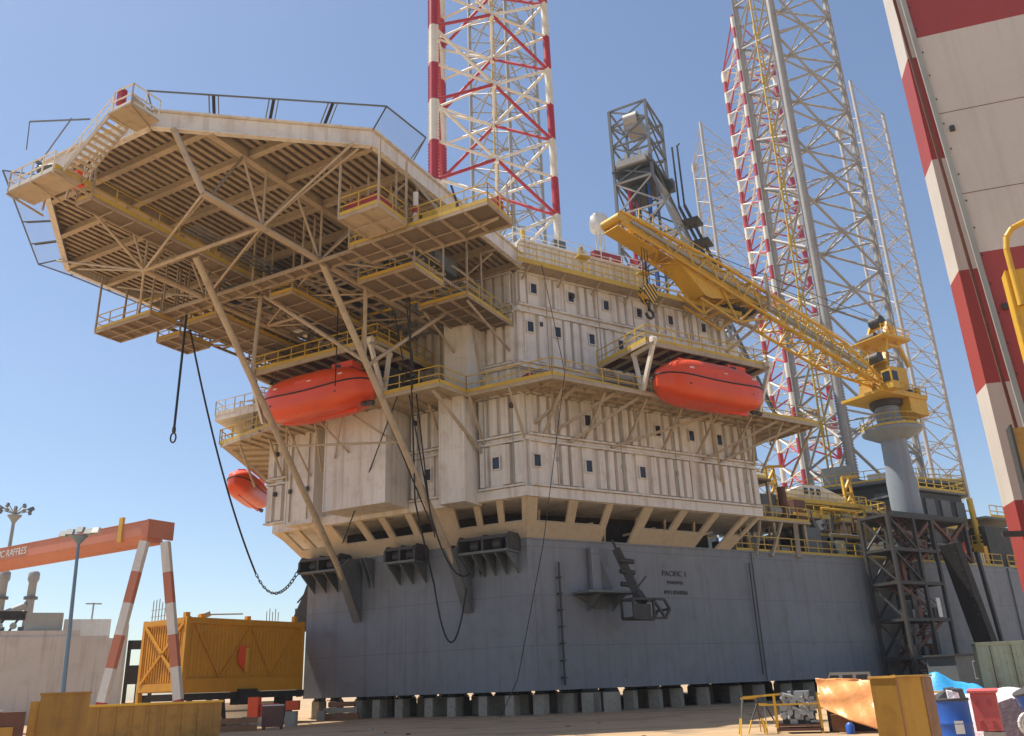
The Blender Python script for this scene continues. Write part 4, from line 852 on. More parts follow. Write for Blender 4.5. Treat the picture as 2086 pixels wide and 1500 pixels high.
# boom rest
rest = thing('boom_rest', 'grey bracket frame holding the crane boom at the right end of the block', 'boom rest', ST((20, 1, 28)))
mb = MB(ST, ('beige2', 'dark'))
for a, b in (((17.0, .8, 29.2), (22.6, 2.6, 30.4)), ((22.6, 2.6, 30.4), (19.4, .7, 27.0)), ((22.6, 1.4, 30.4), (17.0, -.6, 29.2)), ((22.6, 2.9, 29.6), (22.6, 2.9, 33.0)), ((22.6, .9, 29.6), (22.6, .9, 33.0)), ((22.6, .9, 30.4), (22.6, 2.9, 30.4)), ((21.2, .6, 29.0), (22.6, 2.6, 30.4)), ((19.3, .7, 29.3), (21.5, 2.0, 28.2)), ((21.5, 2.0, 28.2), (22.6, 2.6, 30.4)), ((21.5, 2.0, 28.2), (19.3, .6, 26.2))): mb.bar(a, b, .22)
mb.box(18.5, 22, .9, 2.2, 29.55, 29.75, 1); mb.build('rest_frame', rest)

# ================================================================ DERRICK
dx0, dy0 = POLAR(11.35, 93)
der = thing('derrick', 'dark steel drilling derrick with an open crown behind the roof', 'derrick', (dx0, dy0, 30))
fx, fy = Vector((-cA, sA, 0)), Vector((sA, cA, 0))
def DR(p): x, y, z = p; return Vector((dx0, dy0, 0))+fx*x+fy*y+Vector((0, 0, z))
def corners(z):
    if z > 60.5: k = 0
    else: k = (60.5-z)/29
    return [(-8.0*k, -1.0*k), (5.0, -1.0*k), (5.0, 6.2+5*k), (-8.0*k, 6.2+5*k)]
lv = [30, 36, 42, 47, 51.5, 56, 60.5, 62.8, 66, 69, 71.5]
for c in range(4):
    mb = MB(DR, ('dgrey',))
    for a, b in zip(lv, lv[1:]): mb.bar(corners(a)[c]+(a,), corners(b)[c]+(b,), .34, .34)
    mb.build('derrick_leg', der)
mb = MB(DR, ('leggrey', 'dgrey'))
for a, b in zip(lv, lv[1:]):
    for c in range(4):
        p, q = corners(a), corners(b); d = (c+1) % 4; up = a >= 60.5; m_ = 1 if up or c in (1, 2) else 0
        mb.bar(q[c]+(b,), q[d]+(b,), .22, .22, m_); mb.bar(p[c]+(a,), q[d]+(b,), .18, .18, m_)
        if not up or c == 0: mb.bar(p[d]+(a,), q[c]+(b,), .18, .18, m_)
mb.build('derrick_bracing', der)
mb = MB(DR, ('smoke', 'dark', 'leggrey')); mb.box(.3, 4.6, .2, 5.8, 60.6, 61.7, 1); mb.box(-.2, 5.2, -.3, 6.3, 62.1, 62.3, 1); mb.box(.5, 4.4, -.7, .2, 62.41, 63.2, 2); 
for i in range(5): mb.box(.2+i*.9, .6+i*.9, -.5, -.2, 62.9, 63.7+.4*(i % 2), 2)
mb.box(1.6, 3.6, 1.2, 4, 58.7, 60.3, 1); mb.box(1.2, 3.2, .2, 3.4, 68.1, 69.9, 2); mb.tube((1.3, .6, 69.5), (3.1, .6, 69.5), 1.0, 14, 2); mb.build('crown_platform', der)
mb = MB(DR, ('legred', 'dark', 'blue', 'dgrey'))
for x, y, k in ((3.6, 1.2, 0), (3.0, 2.4, 0), (2.4, 1.0, 1), (1.4, 2.0, 1), (1.0, 1.0, 2), (2.0, 3.6, 1), (.4, 2.2, 3)): mb.tube((x, y, 31), (x, y, 60), .28 if k == 0 else .18, 8, k)
mb.box(3.2, 4.2, .6, 1.8, 47, 50, 0); mb.box(3.1, 4.2, .6, 1.9, 38, 41, 0); mb.build('travelling_gear', der)
mb = MB(DR, ('dark', 'dgrey'))     # monkey board, ladder cage on the sloping rear face
for z in (47, 50, 53, 56): k = (60.5-z)/29; mb.box(-2.2-8*k, .2-8*k, 5+5*k, 7.4+5*k, z, z+.3)
for o in (-.9, -1.6): mb.bar((o-4.2, 9.6, 45), (o, 7.0, 59), .3); mb.bar((o, 7.0, 59), (o, 6.9, 68), .2)
mb.bar((-1.6, 6.9, 68), (-1.6, 8.0, 69), .2); mb.box(-.8, 1.4, 5.6, 6.6, 61, 62.6); mb.build('rear_ladder_cage', der)
mb = MB(DR, ('dgrey', 'dark', 'leggrey')); mb.box(-4, 9, -4, 18, 27, 30); mb.box(-2.6, 8, -3.2, 2, 30.1, 33, 2); mb.box(-5, -2, 2, 12, 30, 34.5, 1); mb.build('drill_floor', der)
for c in ((-3, -3), (8, -3), (8, 17), (-3, 17)): mb = MB(DR, ('dgrey',)); mb.bar(c+(10.5,), c+(27,), 1.0); mb.build('substructure_leg', der)

# ================================================================ MID-DECK AND JACKHOUSE
jh = thing('jackhouse', 'dark jacking house with yellow railings around the foot of the near grey leg', 'jackhouse', POLAR(22.2, 107)+(10.4,))
jx, jy = POLAR(22.2, 107)
def JH(p): x, y, z = p; return Vector((jx+x*cA+y*sA, jy-x*sA+y*cA, z))
def ngon(r, n=6, a0=.52): return [(r*math.cos(a0+6.2832*i/n), r*math.sin(a0+6.2832*i/n)) for i in range(n)]
mb = MB(JH, ('dark', 'dgrey')); mb.prism(ngon(10.2, 8, .39), 10.5, 20.0); mb.prism(ngon(11.4, 8, .39), 20.1, 20.4, 1); mb.prism(ngon(10.9, 8, .39), 15.6, 15.8, 1)
for i in range(8):
    a = ngon(10.25, 8, .39)[i]; b = ngon(10.25, 8, .39)[(i+1) % 8]
    for t0 in (.15, .45, .75): p = lerp(a, b, t0); q = lerp(a, b, t0+.16); mb.slab([p+(16.4,), q+(16.4,), q+(19.2,), p+(19.2,)], (p[0]*.02, p[1]*.02, 0), 1)
mb.build('jack_casing', jh)
mb = MB(JH, ('yrail',)); rail(mb, [p+(20.4,) for p in ngon(11.3, 8, .39)], 1.2, 1.4, .035, closed=True); rail(mb, [p+(15.8,) for p in ngon(10.8, 8, .39)], 1.2, 1.4, .035, closed=True); mb.build('jackhouse_railing', jh)
mb = MB(JH, ('white', 'yellow', 'smoke')); mb.box(-3, 0, -9, -6, 20.4, 22.8, 2); mb.box(1.5, 5, -8.5, -6, 20.4, 21.6, 0); mb.box(-6, -4.5, -8, -6, 20.4, 21.6, 1); mb.build('roof_cabin', jh)
jb = thing('jackhouse', 'second dark jacking house with a railed top right of the crane pedestal', 'jackhouse', ST((50, -5, 10.4)))
mb = MB(ST, ('dark', 'dgrey')); mb.box(46, 52.5, -8, -2.5, 10.5, 17.6); mb.box(45.6, 53, -8.3, -2.2, 17.7, 17.9, 1); mb.box(52, 56, -6, -.5, 10.5, 14.4); mb.box(52, 60, -6.3, -.2, 15.1, 15.3, 1)
for s in (46.4, 48.8, 51.2): mb.slab([(s, -2.48, 11), (s+1.4, -2.48, 11), (s+1.4, -2.48, 17), (s, -2.48, 17)], (0, .12, 0), 1)
mb.build('jack_casing', jb)
mb = MB(ST, ('yrail',)); rail(mb, [(45.6, -2.2, 17.9), (53, -2.2, 17.9), (53, -8, 17.9)], 1.1, 1.2, .035); rail(mb, [(53, -.2, 15.3), (60, -.2, 15.3)], 1.1, 1.2, .035); mb.build('jackhouse_railing', jb)

dk = thing('deck_machinery', 'crowded pipe racks, hoses and yellow railings on the hull deck behind the block', 'deck machinery', ST((28, -4, 10.5)))
random.seed(21)
mb = MB(ST, ('yrail',)); rail(mb, [(18.5, -.15, 10.52), (53, -.15, 10.52)], 1.15, 1.5, .032)
rail(mb, [(20, -.6, 13.2), (27.5, -.6, 13.2), (27.5, -6, 13.2)], 1.1, 1.2, .03); rail(mb, [(20, -1.2, 16.6), (24, -1.2, 16.6)], 1.1, 1.2, .03); rail(mb, [(28, -3.2, 12.8), (38, -3.2, 12.8)], 1.1, 1.2, .03); rail(mb, [(29, -7, 15.6), (40, -7, 15.6)], 1.2, 1.2, .03); rail(mb, [(54, -.15, 10.52), (62, -.15, 10.52)], 1.15, 1.2, .04)
mb.build('deck_railing', dk)
mb = MB(ST, ('beige2', 'deckg')); mb.box(19.5, 27.6, -7, -.55, 13.05, 13.2, 0); mb.box(20, 24.3, -6, -1.1, 16.45, 16.6, 1); mb.box(27.7, 38, -9, -3.1, 12.65, 12.8, 1); mb.box(29, 40, -12, -6.9, 15.45, 15.6, 1)
for s, d, z in ((20.5, -.8, 13), (23.5, -.8, 13), (27, -.8, 13), (21, -3, 16.4), (24, -1.3, 16.4), (29, -3.4, 12.6), (33, -3.4, 12.6), (37, -3.4, 12.6), (30, -7.2, 15.4), (35, -7.2, 15.4), (39.5, -7.2, 15.4)): mb.bar((s, d, 10.5), (s, d, z), .22)
mb.bar((21.8, .15, 10.2), (24.2, -.6, 13.0), .2); mb.bar((24.8, .15, 10.2), (25.8, -.6, 13.0), .34, .2); mb.bar((20.2, .15, 10.2), (21.8, -.6, 13.0), .18)
mb.build('deck_platform', dk)
mb = MB(ST, ('polebl', 'dgrey', 'beige2', 'smoke', 'rust')); mb.lathe((23.2, -3.5, 16.7), [(1.3, 0), (1.35, .3), (1.35, 4.0), (.9, 4.5), (.1, 4.7)], 20, 0); mb.lathe((21.6, -3, 13.3), [(.9, 0), (1.0, .3), (1.0, 2.2), (.6, 2.7)], 16, 2); mb.box(22.6, 25.6, -5, -2, 13.25, 15.6, 1); mb.tube((20.2, -2, 14.2), (26.6, -2, 14.2), .5, 12, 3); mb.tube((25.9, -1.6, 13.2), (25.9, -1.6, 16.2), .35, 12, 4)
mb.lathe((26.2, -3.6, 13.2), [(.7, 0), (.7, 2.6), (.4, 3.0)], 14, 1); mb.build('process_tank', dk)
mb = MB(ST, ('black', 'dgrey'))
for i in range(15):
    s = 27.8+i*.46; mb.path([(s, -3.3, 12.6), (s+.12, -2.7, 12.1), (s+.14, -2.5, 11.4), (s-.05, -2.9, 10.8)], .1, 7); mb.path([(s, -4, 14.6), (s+.12, -3.3, 14.4), (s+.16, -3.2, 13.6), (s, -3.5, 12.9)], .11, 7, 1)
mb.build('hose_rack', dk)
mb = MB(ST, ('white', 'yellow', 'glass', 'yrail')); L0 = 29.6
mb.slab([(L0-1.2, -3.4, 15.75), (L0+6.0, -3.4, 15.75), (L0+6.6, -3.4, 16.4), (L0+5.2, -3.4, 16.8), (L0+3.2, -3.4, 17.3), (L0+1.2, -3.4, 17.2), (L0-1.4, -3.4, 16.3)], (0, -2.2, 0))
for s in (L0+1.2, L0+2.0, L0+2.8): mb.box(s, s+.45, -3.39, -3.34, 16.4, 16.95, 2)
for s0 in (L0-3.0, L0+6.8):
    for a, b in (((s0, -3.6, 15.7), (s0, -3.6, 18.4)), ((s0+1.2, -3.6, 15.7), (s0+.9, -3.6, 18.4)), ((s0, -3.6, 18.4), (s0+1.4, -3.0, 18.5)), ((s0, -3.6, 17), (s0+1.1, -3.6, 17)), ((s0, -3.6, 15.8), (s0+1.1, -3.6, 17)), ((s0, -3.6, 17), (s0+1, -3.6, 18.3))): mb.bar(a, b, .2, mi=1)
mb.box(L0-3.4, L0+9, -5.8, -3.1, 15.55, 15.7, 3); rail(mb, [(L0-3.4, -3.1, 15.7), (L0+9, -3.1, 15.7)], .9, 1.0, .03, 3)
for s in (L0-3, L0+.5, L0+4.5, L0+8.5): mb.bar((s, -3.3, 12.8), (s, -3.3, 15.5), .16, mi=3)
mb.build('rescue_craft', dk)
mb = MB(ST, ('smoke', 'dgrey', 'nearblack', 'white')); mb.box(36.6, 39.6, -5.5, -3.6, 12.85, 15.0); mb.box(34.5, 36.2, -5, -3.4, 12.85, 14.2, 3); mb.box(28.2, 31.2, -3.0, -2.2, 10.6, 12.4, 0)
for i in range(9): mb.box(24.5+i*1.35, 25.5+i*1.35, -2.4, -1.2, 10.55, 11.2+.9*((i*7) % 3)/2, (0, 2, 1, 3, 2)[i % 5])
mb.box(44.2, 45.6, -2.4, -1.5, 10.55, 12.2, 1); mb.build('deck_unit', dk)
mats_ = ('dgrey', 'dark', 'yellow', 'rust', 'white', 'leggrey', 'beige2')
for nm, n in (('deck_container', 26), ('valve_skid', 40)):
    mb = MB(ST, mats_)
    for i in range(n):
        s = random.uniform(21, 50); d = random.uniform(-7.5, -.8); h = random.uniform(.5, 2.6) if n < 30 else random.uniform(.3, 1.5); l = random.uniform(.5, 2.6) if n < 30 else random.uniform(.2, 1.0); k = random.choice((0, 0, 1, 1, 2, 3, 4, 5, 6)); z = 10.55 if random.random() < .6 else 12.85
        mb.box(s, s+l, d-random.uniform(.4, 1.5), d, z, z+h, k)
        if random.random() < .5: mb.box(s-.06, s+l+.06, d-.2, d+.06, z+h*.45, z+h*.55, random.choice((1, 2, 0)))
    mb.build(nm, dk)
mb = MB(ST, mats_)
for i in range(46):
    s = random.uniform(20, 52); d = random.uniform(-6, -.6); L = random.uniform(1, 5); r_ = random.uniform(.04, .13); k = random.choice((0, 1, 2, 3, 5, 5))
    z0 = random.choice((10.55, 10.55, 12.85, 13.25)) if 20 < s < 37 else 10.55; h = random.uniform(.8, 2.2)
    mb.tube((s, d, z0), (s, d, z0+h), r_, 6, k)
    if i % 2: mb.tube((s, d, z0+h), (s+L, d, z0+h), r_, 6, k); mb.tube((s+L, d, z0+h), (s+L, d, z0), r_, 6, k)
mb.build('pipework', dk)
mb = MB(ST, ('yellow', 'yrail', 'orange', 'white', 'dark'))
for i in range(14): s = 50.5+i*.75; mb.box(s, s+random.uniform(.3, .7), -1.6, -.6, 10.55, 10.9+random.uniform(.3, 2.2), random.choice((0, 0, 1, 2, 3, 4)))
mb.tube((52.2, -1.4, 10.6), (52.0, -1.4, 17.2), .28, 8, 1); mb.tube((47.5, -.9, 11.2), (49.0, -.9, 12.4), .5, 12, 2); mb.build('winch', dk)
random.seed(12)
for i, (s, d, z, l) in enumerate(((24.5, -2.2, 14.6, 3), (28.5, -2.4, 14.2, 4), (33.5, -2.0, 14.0, 3), (25.5, -5.0, 17.6, 3.5), (37.5, -2.6, 15.2, 3), (47.6, -1.6, 14.2, 3.5), (51.6, -1.0, 12.6, 4), (21, -2.0, 18.9, 2.6))):
    mb = MB(ST, ('beige2', 'yrail', 'smoke')); mb.box(s, s+l, d-1.6, d, z-.12, z); rail(mb, [(s, d-1.6, z), (s, d, z), (s+l, d, z), (s+l, d-1.6, z)], 1.0, .9, .035, 1)
    for q in (s+.1, s+l-.2): mb.box(q, q+.12, d-.2, d-.08, 10.55, z-.13)
    mb.tube((s+l*.5, d-.9, z), (s+l*.5, d-.9, z+.8), .35, 10, 2); mb.build('work_platform', dk)
# pedestal support truss
mb = MB(ST, ('dark', 'rust'))
for a, b in (((36.6, .8), (36.6, -3.5)), ((46.5, .8), (46.5, -3.5)), ((41.5, .8), (41.5, -3.5))):
    for p in (a, b): mb.bar(p+(10.5,), p+(14.2,), .34)
for d in (.8, -3.5):
    mb.bar((36.4, d, 14.3), (46.7, d, 14.3), .4); mb.bar((36.6, d, 10.6), (41.5, d, 14.1), .28, mi=1); mb.bar((41.5, d, 10.6), (46.5, d, 14.1), .28, mi=1); mb.bar((41.5, d, 14.1), (46.5, d, 10.6), .28, mi=1)
mb.box(36.4, 46.7, -3.6, .9, 14.02, 14.12); mb.build('pedestal_support', crane)

# ================================================================ ACCESS TOWER beside the hull
tw = thing('access_tower', 'dark scaffold access tower with red stairs standing against the hull', 'access tower', ST((36, 3, 0)))
ts, te, td0, td1 = 32.2, 37.8, .6, 3.2
for s in (ts, 35.4, te):
    for d in (td0, td1):
        mb = MB(ST, ('dark',)); mb.bar((s, d, 0), (s, d, 13.6), .26, .26); mb.build('tower_post', tw)
mb = MB(ST, ('dark', 'rust'))
for z in (2.6, 5.4, 8.2, 10.8, 13.5):
    for d in (td0, td1): mb.bar((ts, d, z), (te, d, z), .22, .26)
    for s in (ts, 35.4, te): mb.bar((s, td0, z), (s, td1, z), .2, .22)
    mb.box(ts+.1, te-.1, td0+.1, td1-.1, z-.02, z+.03)
for i, (a, b) in enumerate(zip((0, 2.6, 5.4, 8.2, 10.8), (2.6, 5.4, 8.2, 10.8, 13.5))):
    mb.bar((ts, td0, a), (35.4, td0, b), .14); mb.bar((te, td0, a), (35.4, td0, b), .14); mb.bar((ts, td1, a), (ts, td0, b), .12)
    if i >= 3: mb.bar((ts, td1, b), (35.4, td1, a), .16)
mb.build('tower_frame', tw)
mb = MB(ST, ('rust', 'dgrey'))
for i, (a, b) in enumerate(zip((0.1, 2.65, 5.45, 8.25, 10.85), (2.6, 5.4, 8.2, 10.8, 13.5))):
    s0, s1 = (32.6, 37.4) if i % 2 else (37.4, 32.6); stair(mb, (s1, 1.7, b), (s0, 1.7, a+.05), (0, 1.1, 0), 11, 0, 0)
mb.build('tower_stair', tw)
mb = MB(ST, ('dgrey', 'dark', 'white', 'rust'))
random.seed(5)
for i in range(16): s = random.uniform(32.4, 36.8); z = random.choice((2.7, 5.5, 8.3)); mb.box(s, s+random.uniform(.3, .9), 2.4, 3.0, z, z+random.uniform(.6, 1.9), random.choice((0, 1, 1, 3)))
mb.box(36.6, 37.1, 3.05, 3.12, 5.6, 7.1, 2); mb.build('tower_locker', tw)
cb = thing('site_cabin', 'low grey site cabin with two white framed windows at the foot of the access tower', 'site cabin', ST((34.6, 6, 0)))
mb = MB(ST, ('dgrey', 'dark')); mb.box(31.2, 38.2, 4.9, 7.2, .1, 2.55); mb.box(31.0, 38.4, 4.8, 7.4, 2.56, 2.7, 1); mb.build('cabin_shell', cb)
for s in (33.6, 36.4):
    mb = MB(ST, ('white', 'glass')); mb.box(s-.5, s+.5, 7.2, 7.25, .95, 2.2); mb.box(s-.42, s-.04, 7.255, 7.275, 1.03, 2.12, 1); mb.box(s+.04, s+.42, 7.255, 7.275, 1.03, 2.12, 1); mb.build('window', cb)
ch = thing('inclined_chute', 'long black inclined duct leaning on the hull right of the access tower', 'duct', ST((41, 3, 0)))
mb = MB(ST, ('nearblack',)); mb.bar((40.2, 3.0, 11.6), (42.0, 3.4, 2.4), 1.5, .8); mb.bar((42.1, 2.4, 11.7), (43.2, 2.8, 2.6), .5, .5); mb.build('duct_body', ch)
mb = MB(ST, ('dark',)); mb.bar((46.2, 1.6, 11.4), (46.4, 2.2, 0), .3); mb.bar((42.0, 3.4, 2.4), (42.1, 3.4, 0), .3)
for i in range(14): t_ = i/13; mb.box(39.6+1.8*t_, 40.9+1.8*t_, 3.5+.4*t_, 3.56+.4*t_, 11.4-9.2*t_, 11.48-9.2*t_)
mb.build('duct_frame', ch)
def corr_box(mb, x0, x1, y0, y1, z0, z1, pitch=.28, dep=.05, mi=0):
    mb.box(x0, x1, y0, y1, z0, z1, mi); n = int((x1-x0-.3)/pitch)
    for i in range(n): x = x0+.15+i*pitch; mb.box(x+.05, x+pitch*.55, y0-dep, y0-.001, z0+.15, z1-.15, mi); mb.box(x+.05, x+pitch*.55, y1+.001, y1+dep, z0+.15, z1-.15, mi)
    n = int((y1-y0-.3)/pitch)
    for i in range(n): y = y0+.15+i*pitch; mb.box(x0-dep, x0-.001, y+.05, y+pitch*.55, z0+.15, z1-.15, mi); mb.box(x1+.001, x1+dep, y+.05, y+pitch*.55, z0+.15, z1-.15, mi)
def frame_at(P, az):   # local frame: x to the right, y away from the camera when az is the viewing direction
    a = math.radians(az); P = Vector(P); ex = Vector((math.cos(a), -math.sin(a), 0)); ey = Vector((math.sin(a), math.cos(a), 0))
    return lambda p: P+ex*p[0]+ey*p[1]+Vector((0, 0, p[2]))
fc = frame_at((26.7, 53.4, 0), 24)
gc = thing('shipping_container', 'weathered green and rust stained container beside the black duct', 'container', fc((1.1, 1, .3)))
mb = MB(fc, ('green',)); mb.box(.0, 2.5, 0, 5, .25, 3.05)
for x in (0, 2.42): mb.box(x, x+.08, -.06, -.002, .25, 3.05)
for i in range(7): mb.box(.25+i*.3, .37+i*.3, -.04, -.002, .4, 2.9)
mb.box(.08, 2.42, -.06, -.002, 2.93, 3.05); mb.box(-.1, 2.6, -.1, 5.1, 3.052, 3.11); mb.build('container_body', gc)
mb = MB(fc, ('dark',)); mb.tube((.7, -.09, .4), (.7, -.09, 2.9), .025, 6); mb.tube((1.8, -.09, .4), (1.8, -.09, 2.9), .025, 6); mb.build('lock_rod', gc)
# parked van
vf = frame_at((15.6, 47.6, 0), 19); van = thing('parked_van', 'pale van parked in the hull shadow behind the orange tarpaulin', 'van', vf((1.1, 2, 0)))
vf0 = vf
def vf(p): return vf0((p[0]*.66+.45, p[1], p[2]))
mb = MB(vf, ('smoke',)); mb.slab([(-.9, 0, .35), (2.9, 0, .35), (2.9, 0, 1.1), (2.75, 0, 1.72), (-.2, 0, 1.75), (-.6, 0, 1.2), (-.9, 0, 1.05)], (0, 1.7, 0)); mb.build('van_body', van)
for x0, x1 in ((-.35, .5), (.6, 1.5), (1.6, 2.6)):
    mb = MB(vf, ('glass',)); mb.slab([(x0, -.012, 1.15), (x1, -.012, 1.15), (x1-.05, -.012, 1.6), (x0+.15, -.012, 1.6)], (0, .02, 0)); mb.build('window', van)
for x in (-.2, 2.2):
    for y in (-.02, 1.55): mb = MB(vf, ('black',)); mb.tube((x, y, .33), (x, y+.2, .33), .33, 18); mb.build('wheel', van)

# ================================================================ NEAR RIGHT: portal crane legs
gp = thing('portal_crane', 'huge red and white banded steel crane leg towering at the right edge', 'crane leg', POLAR(32, 36)+(0,))
fr = frame_at(POLAR(30.15, 40)+(0,), 13); 
mb = MB(fr, ('gantryw', 'gantryr')); zz = [-.2, 8.0, 13.0, 18.35, 24.15, 30.0, 36, 42]
for i, (a, b) in enumerate(zip(zz, zz[1:])):
    mb.box(0, 2.2, 0, 1.6, a, b, 0 if i % 2 else 1)
mb.build('outer_column', gp)
f2 = frame_at(POLAR(31.55, 30)+(0,), 17)
mb = MB(f2, ('gantryw', 'gantryr')); zz = [-.2, 5.9, 14.65, 23.6, 32.4, 41]
def lean(z): return -.03*(z-12)
for i, (a, b) in enumerate(zip(zz, zz[1:])):
    a0, b0 = lean(a), lean(b); k = 1 if i % 2 == 1 else 0; k = (1, 1, 0, 1, 0)[i]
    if i == 0: k = 0
    mb.add([(a0, 0, a), (7, 0, a), (8, 2.4, a), (a0+.75, 2.4, a), (b0, 0, b), (7, 0, b), (8, 2.4, b), (b0+.75, 2.4, b)], [(0, 1, 5, 4), (1, 2, 6, 5), (2, 3, 7, 6), (3, 0, 4, 7)]+([(4, 5, 6, 7)] if i == 4 else [])+([(0, 1, 2, 3)] if i == 0 else []), k)
mb.build('main_column', gp)
mb = MB(f2, ('smoke', 'rust')); mb.bar((lean(-.2)-.05, -.06, 0), (lean(41)-.05, -.06, 41), .1, .16); mb.bar((lean(-.2)-.22, .4, 0), (lean(41)-.22, .4, 41), .07, .1, 1)
mb.build('corner_flange', gp)
mb = MB(f2, ('rust', 'dark'))
for z in (9.1, 16.9, 20.2, 26.4): mb.box(lean(z)+.02, 7, -.012, -.002, z, z+.02)
for i in range(26): z = 4+i*1.05; mb.box(lean(z)+.1, lean(z)+.14, -.03, -.002, z, z+.05, 1)
for z in (8.2, 12.5, 19.4): mb.box(lean(z)+.25, lean(z)+.4, -.1, -.002, z, z+.2, 1)
mb.build('weld_seam', gp)
mb = MB(fr, ('dark',)); mb.bar((-.9, -.6, 6.6), (4, -.6, 6.45), .16, .22); mb.build('outrigger_bar', gp)
f3 = frame_at(POLAR(32.05, 27)+(0,), 20)
yl = thing('yellow_ladder_cage', 'bright yellow guard and handrail fixed in front of the red and white crane leg', 'guard rail', f3((1, 0, 0)))
mb = MB(f3, ('yellow',)); mb.box(.25, 1.1, .02, .5, 2.0, 12.6); mb.bar((.27, -.03, 2), (.27, -.03, 12.6), .05, .05); mb.build('guard_panel', yl)
mb = MB(f3, ('yellow',)); mb.path([(.42, -.15, 11.4), (.42, -.15, 13.2), (.5, -.15, 13.6), (.7, -.15, 13.85), (1.1, -.15, 14.0), (2.5, -.15, 14.2)], .085, 12); mb.build('handrail_tube', yl)
f4 = frame_at(POLAR(30.95, 26)+(0,), 20); mb = MB(f4, ('ochre', 'dark')); mb.box(0, .8, 0, .6, 5.3, 7.7); mb.box(-.06, .0, -.02, .6, 5.2, 7.8, 1); mb.box(.9, .98, .1, .2, 0, 5.3, 1); mb.box(0, .08, .1, .2, 0, 5.3, 1)
tag(mb.build('junction_box', loc=f4((.4, .3, 0))), 'brown junction box on thin posts at the right edge beside the crane leg', 'junction box')

# ================================================================ NEAR RIGHT: yard clutter
fb = frame_at((4.24, 11.25, 0), 22)
pb = thing('plywood_box', 'tall varnished yellow plywood box in the right foreground', 'plywood box', fb((.5, .4, 0)))
mb = MB(fb, ('wood', 'wood2')); mb.add([(0, .12, 0), (.30, 0, 0), (.30, 0, 1.66), (0, .12, 1.61)], [(0, 1, 2, 3)])
mb.prism([(0, .12), (.30, 0), (.58, .12), (.70, .55), (.2, .7), (0, .6)], 0, 1.62)
mb.build('box_body', pb)
mb = MB(fb, ('wood2',)); mb.slab([(.583, .115, 0), (.703, .545, 0), (.703, .545, 1.615), (.583, .115, 1.615)], (.012, -.005, 0)); mb.bar((.305, -.012, 0), (.305, -.012, 1.62), .03, .02); mb.bar((.1, .07, .25), (.28, -.01, .62), .02, .02); mb.build('side_batten', pb)
mb = MB(fb, ('wood',)); mb.prism([(-.02, .11), (.30, -.02), (.60, .1), (.73, .57), (.2, .73), (-.02, .62)], 1.622, 1.645); mb.build('box_lid', pb)
def drum(P, lab, h=.9, tilt=None):
    t = thing('oil_drum', lab, 'drum', P, 'blue drums in the yard'); f = frame_at(P, 0) if not tilt else tilt
    mb = MB(f, ('blue',)); mb.lathe((0, 0, 0), [(.28, .0), (.295, .01), (.295, .3), (.305, .315), (.295, .33), (.295, .58), (.305, .6), (.295, .62), (.295, h-.02), (.3, h), (.285, h+.002)], 28); mb.build('drum_body', t)
    mb = MB(f, ('dark',)); mb.lathe((0, 0, h-.03), [(.302, 0), (.31, .01), (.31, .03), (.302, .045)], 28); mb.build('drum_rim', t); return t, f
dP = Vector((7.56, 16.45, .2)); t1, f_ = drum(dP, 'blue steel drum with a pale square label beside the pink cabinet', h=1.0)
mb = MB(f_, ('white',)); pts = [(.301*math.sin(a), -.301*math.cos(a)) for a in (-.42, -.25, -.08, .08)]
for a, b in zip(pts, pts[1:]): mb.add([a+(.44,), b+(.44,), b+(.65,), a+(.65,)], [(0, 1, 2, 3)])
mb.build('drum_label', t1)
mb = MB(f_, ('tarpw', 'ochre', 'dark'))
random.seed(9)
for i in range(9): a = random.uniform(0, 6); x, y = .17*math.cos(a), .17*math.sin(a); mb.slab([(x-.1, y-.06, 1.0), (x+.1, y-.05, 1.0), (x+.12, y+.02, 1.06+random.random()*.12), (x-.08, y, 1.05+random.random()*.12)], (.01, .07, .02), random.choice((0, 0, 1, 2)))
tag(mb.build('scrap_heap', loc=f_((0, 0, 1.0))), 'crumpled scrap and rags heaped on top of the blue drum', 'scrap')
fp = frame_at((8.2, 17.0, 0), 30); pc = thing('pink_cabinet', 'faded pink red steel cabinet tipped on a rubble block next to the drum', 'cabinet', fp((.25, .1, .5)))
mb = MB(fp, ('pink', 'red')); mb.box(0, .42, 0, .3, .62, 1.26); mb.slab([(-.04, -.04, 1.265), (.46, -.04, 1.265), (.46, .34, 1.3), (-.04, .34, 1.3)], (0, 0, .04)); mb.build('cabinet_body', pc)
mb = MB(fp, ('pink',))
for x in (.1, .3):
    for z in (.7, 1.05):
        for k in range(4): mb.box(x-.03, x+.03, -.012, -.001, z+k*.03, z+k*.03+.012)
mb.build('cabinet_vent', pc)
mb = MB(fp, ('conc',)); mb.slab([(.02, -.05, 0), (.46, -.02, 0), (.44, .0, .6), (.1, -.02, .61)], (0, .34, 0)); tag(mb.build('rubble_block', loc=fp((.2, 0, 0))), 'broken concrete block under the pink cabinet', 'concrete block')

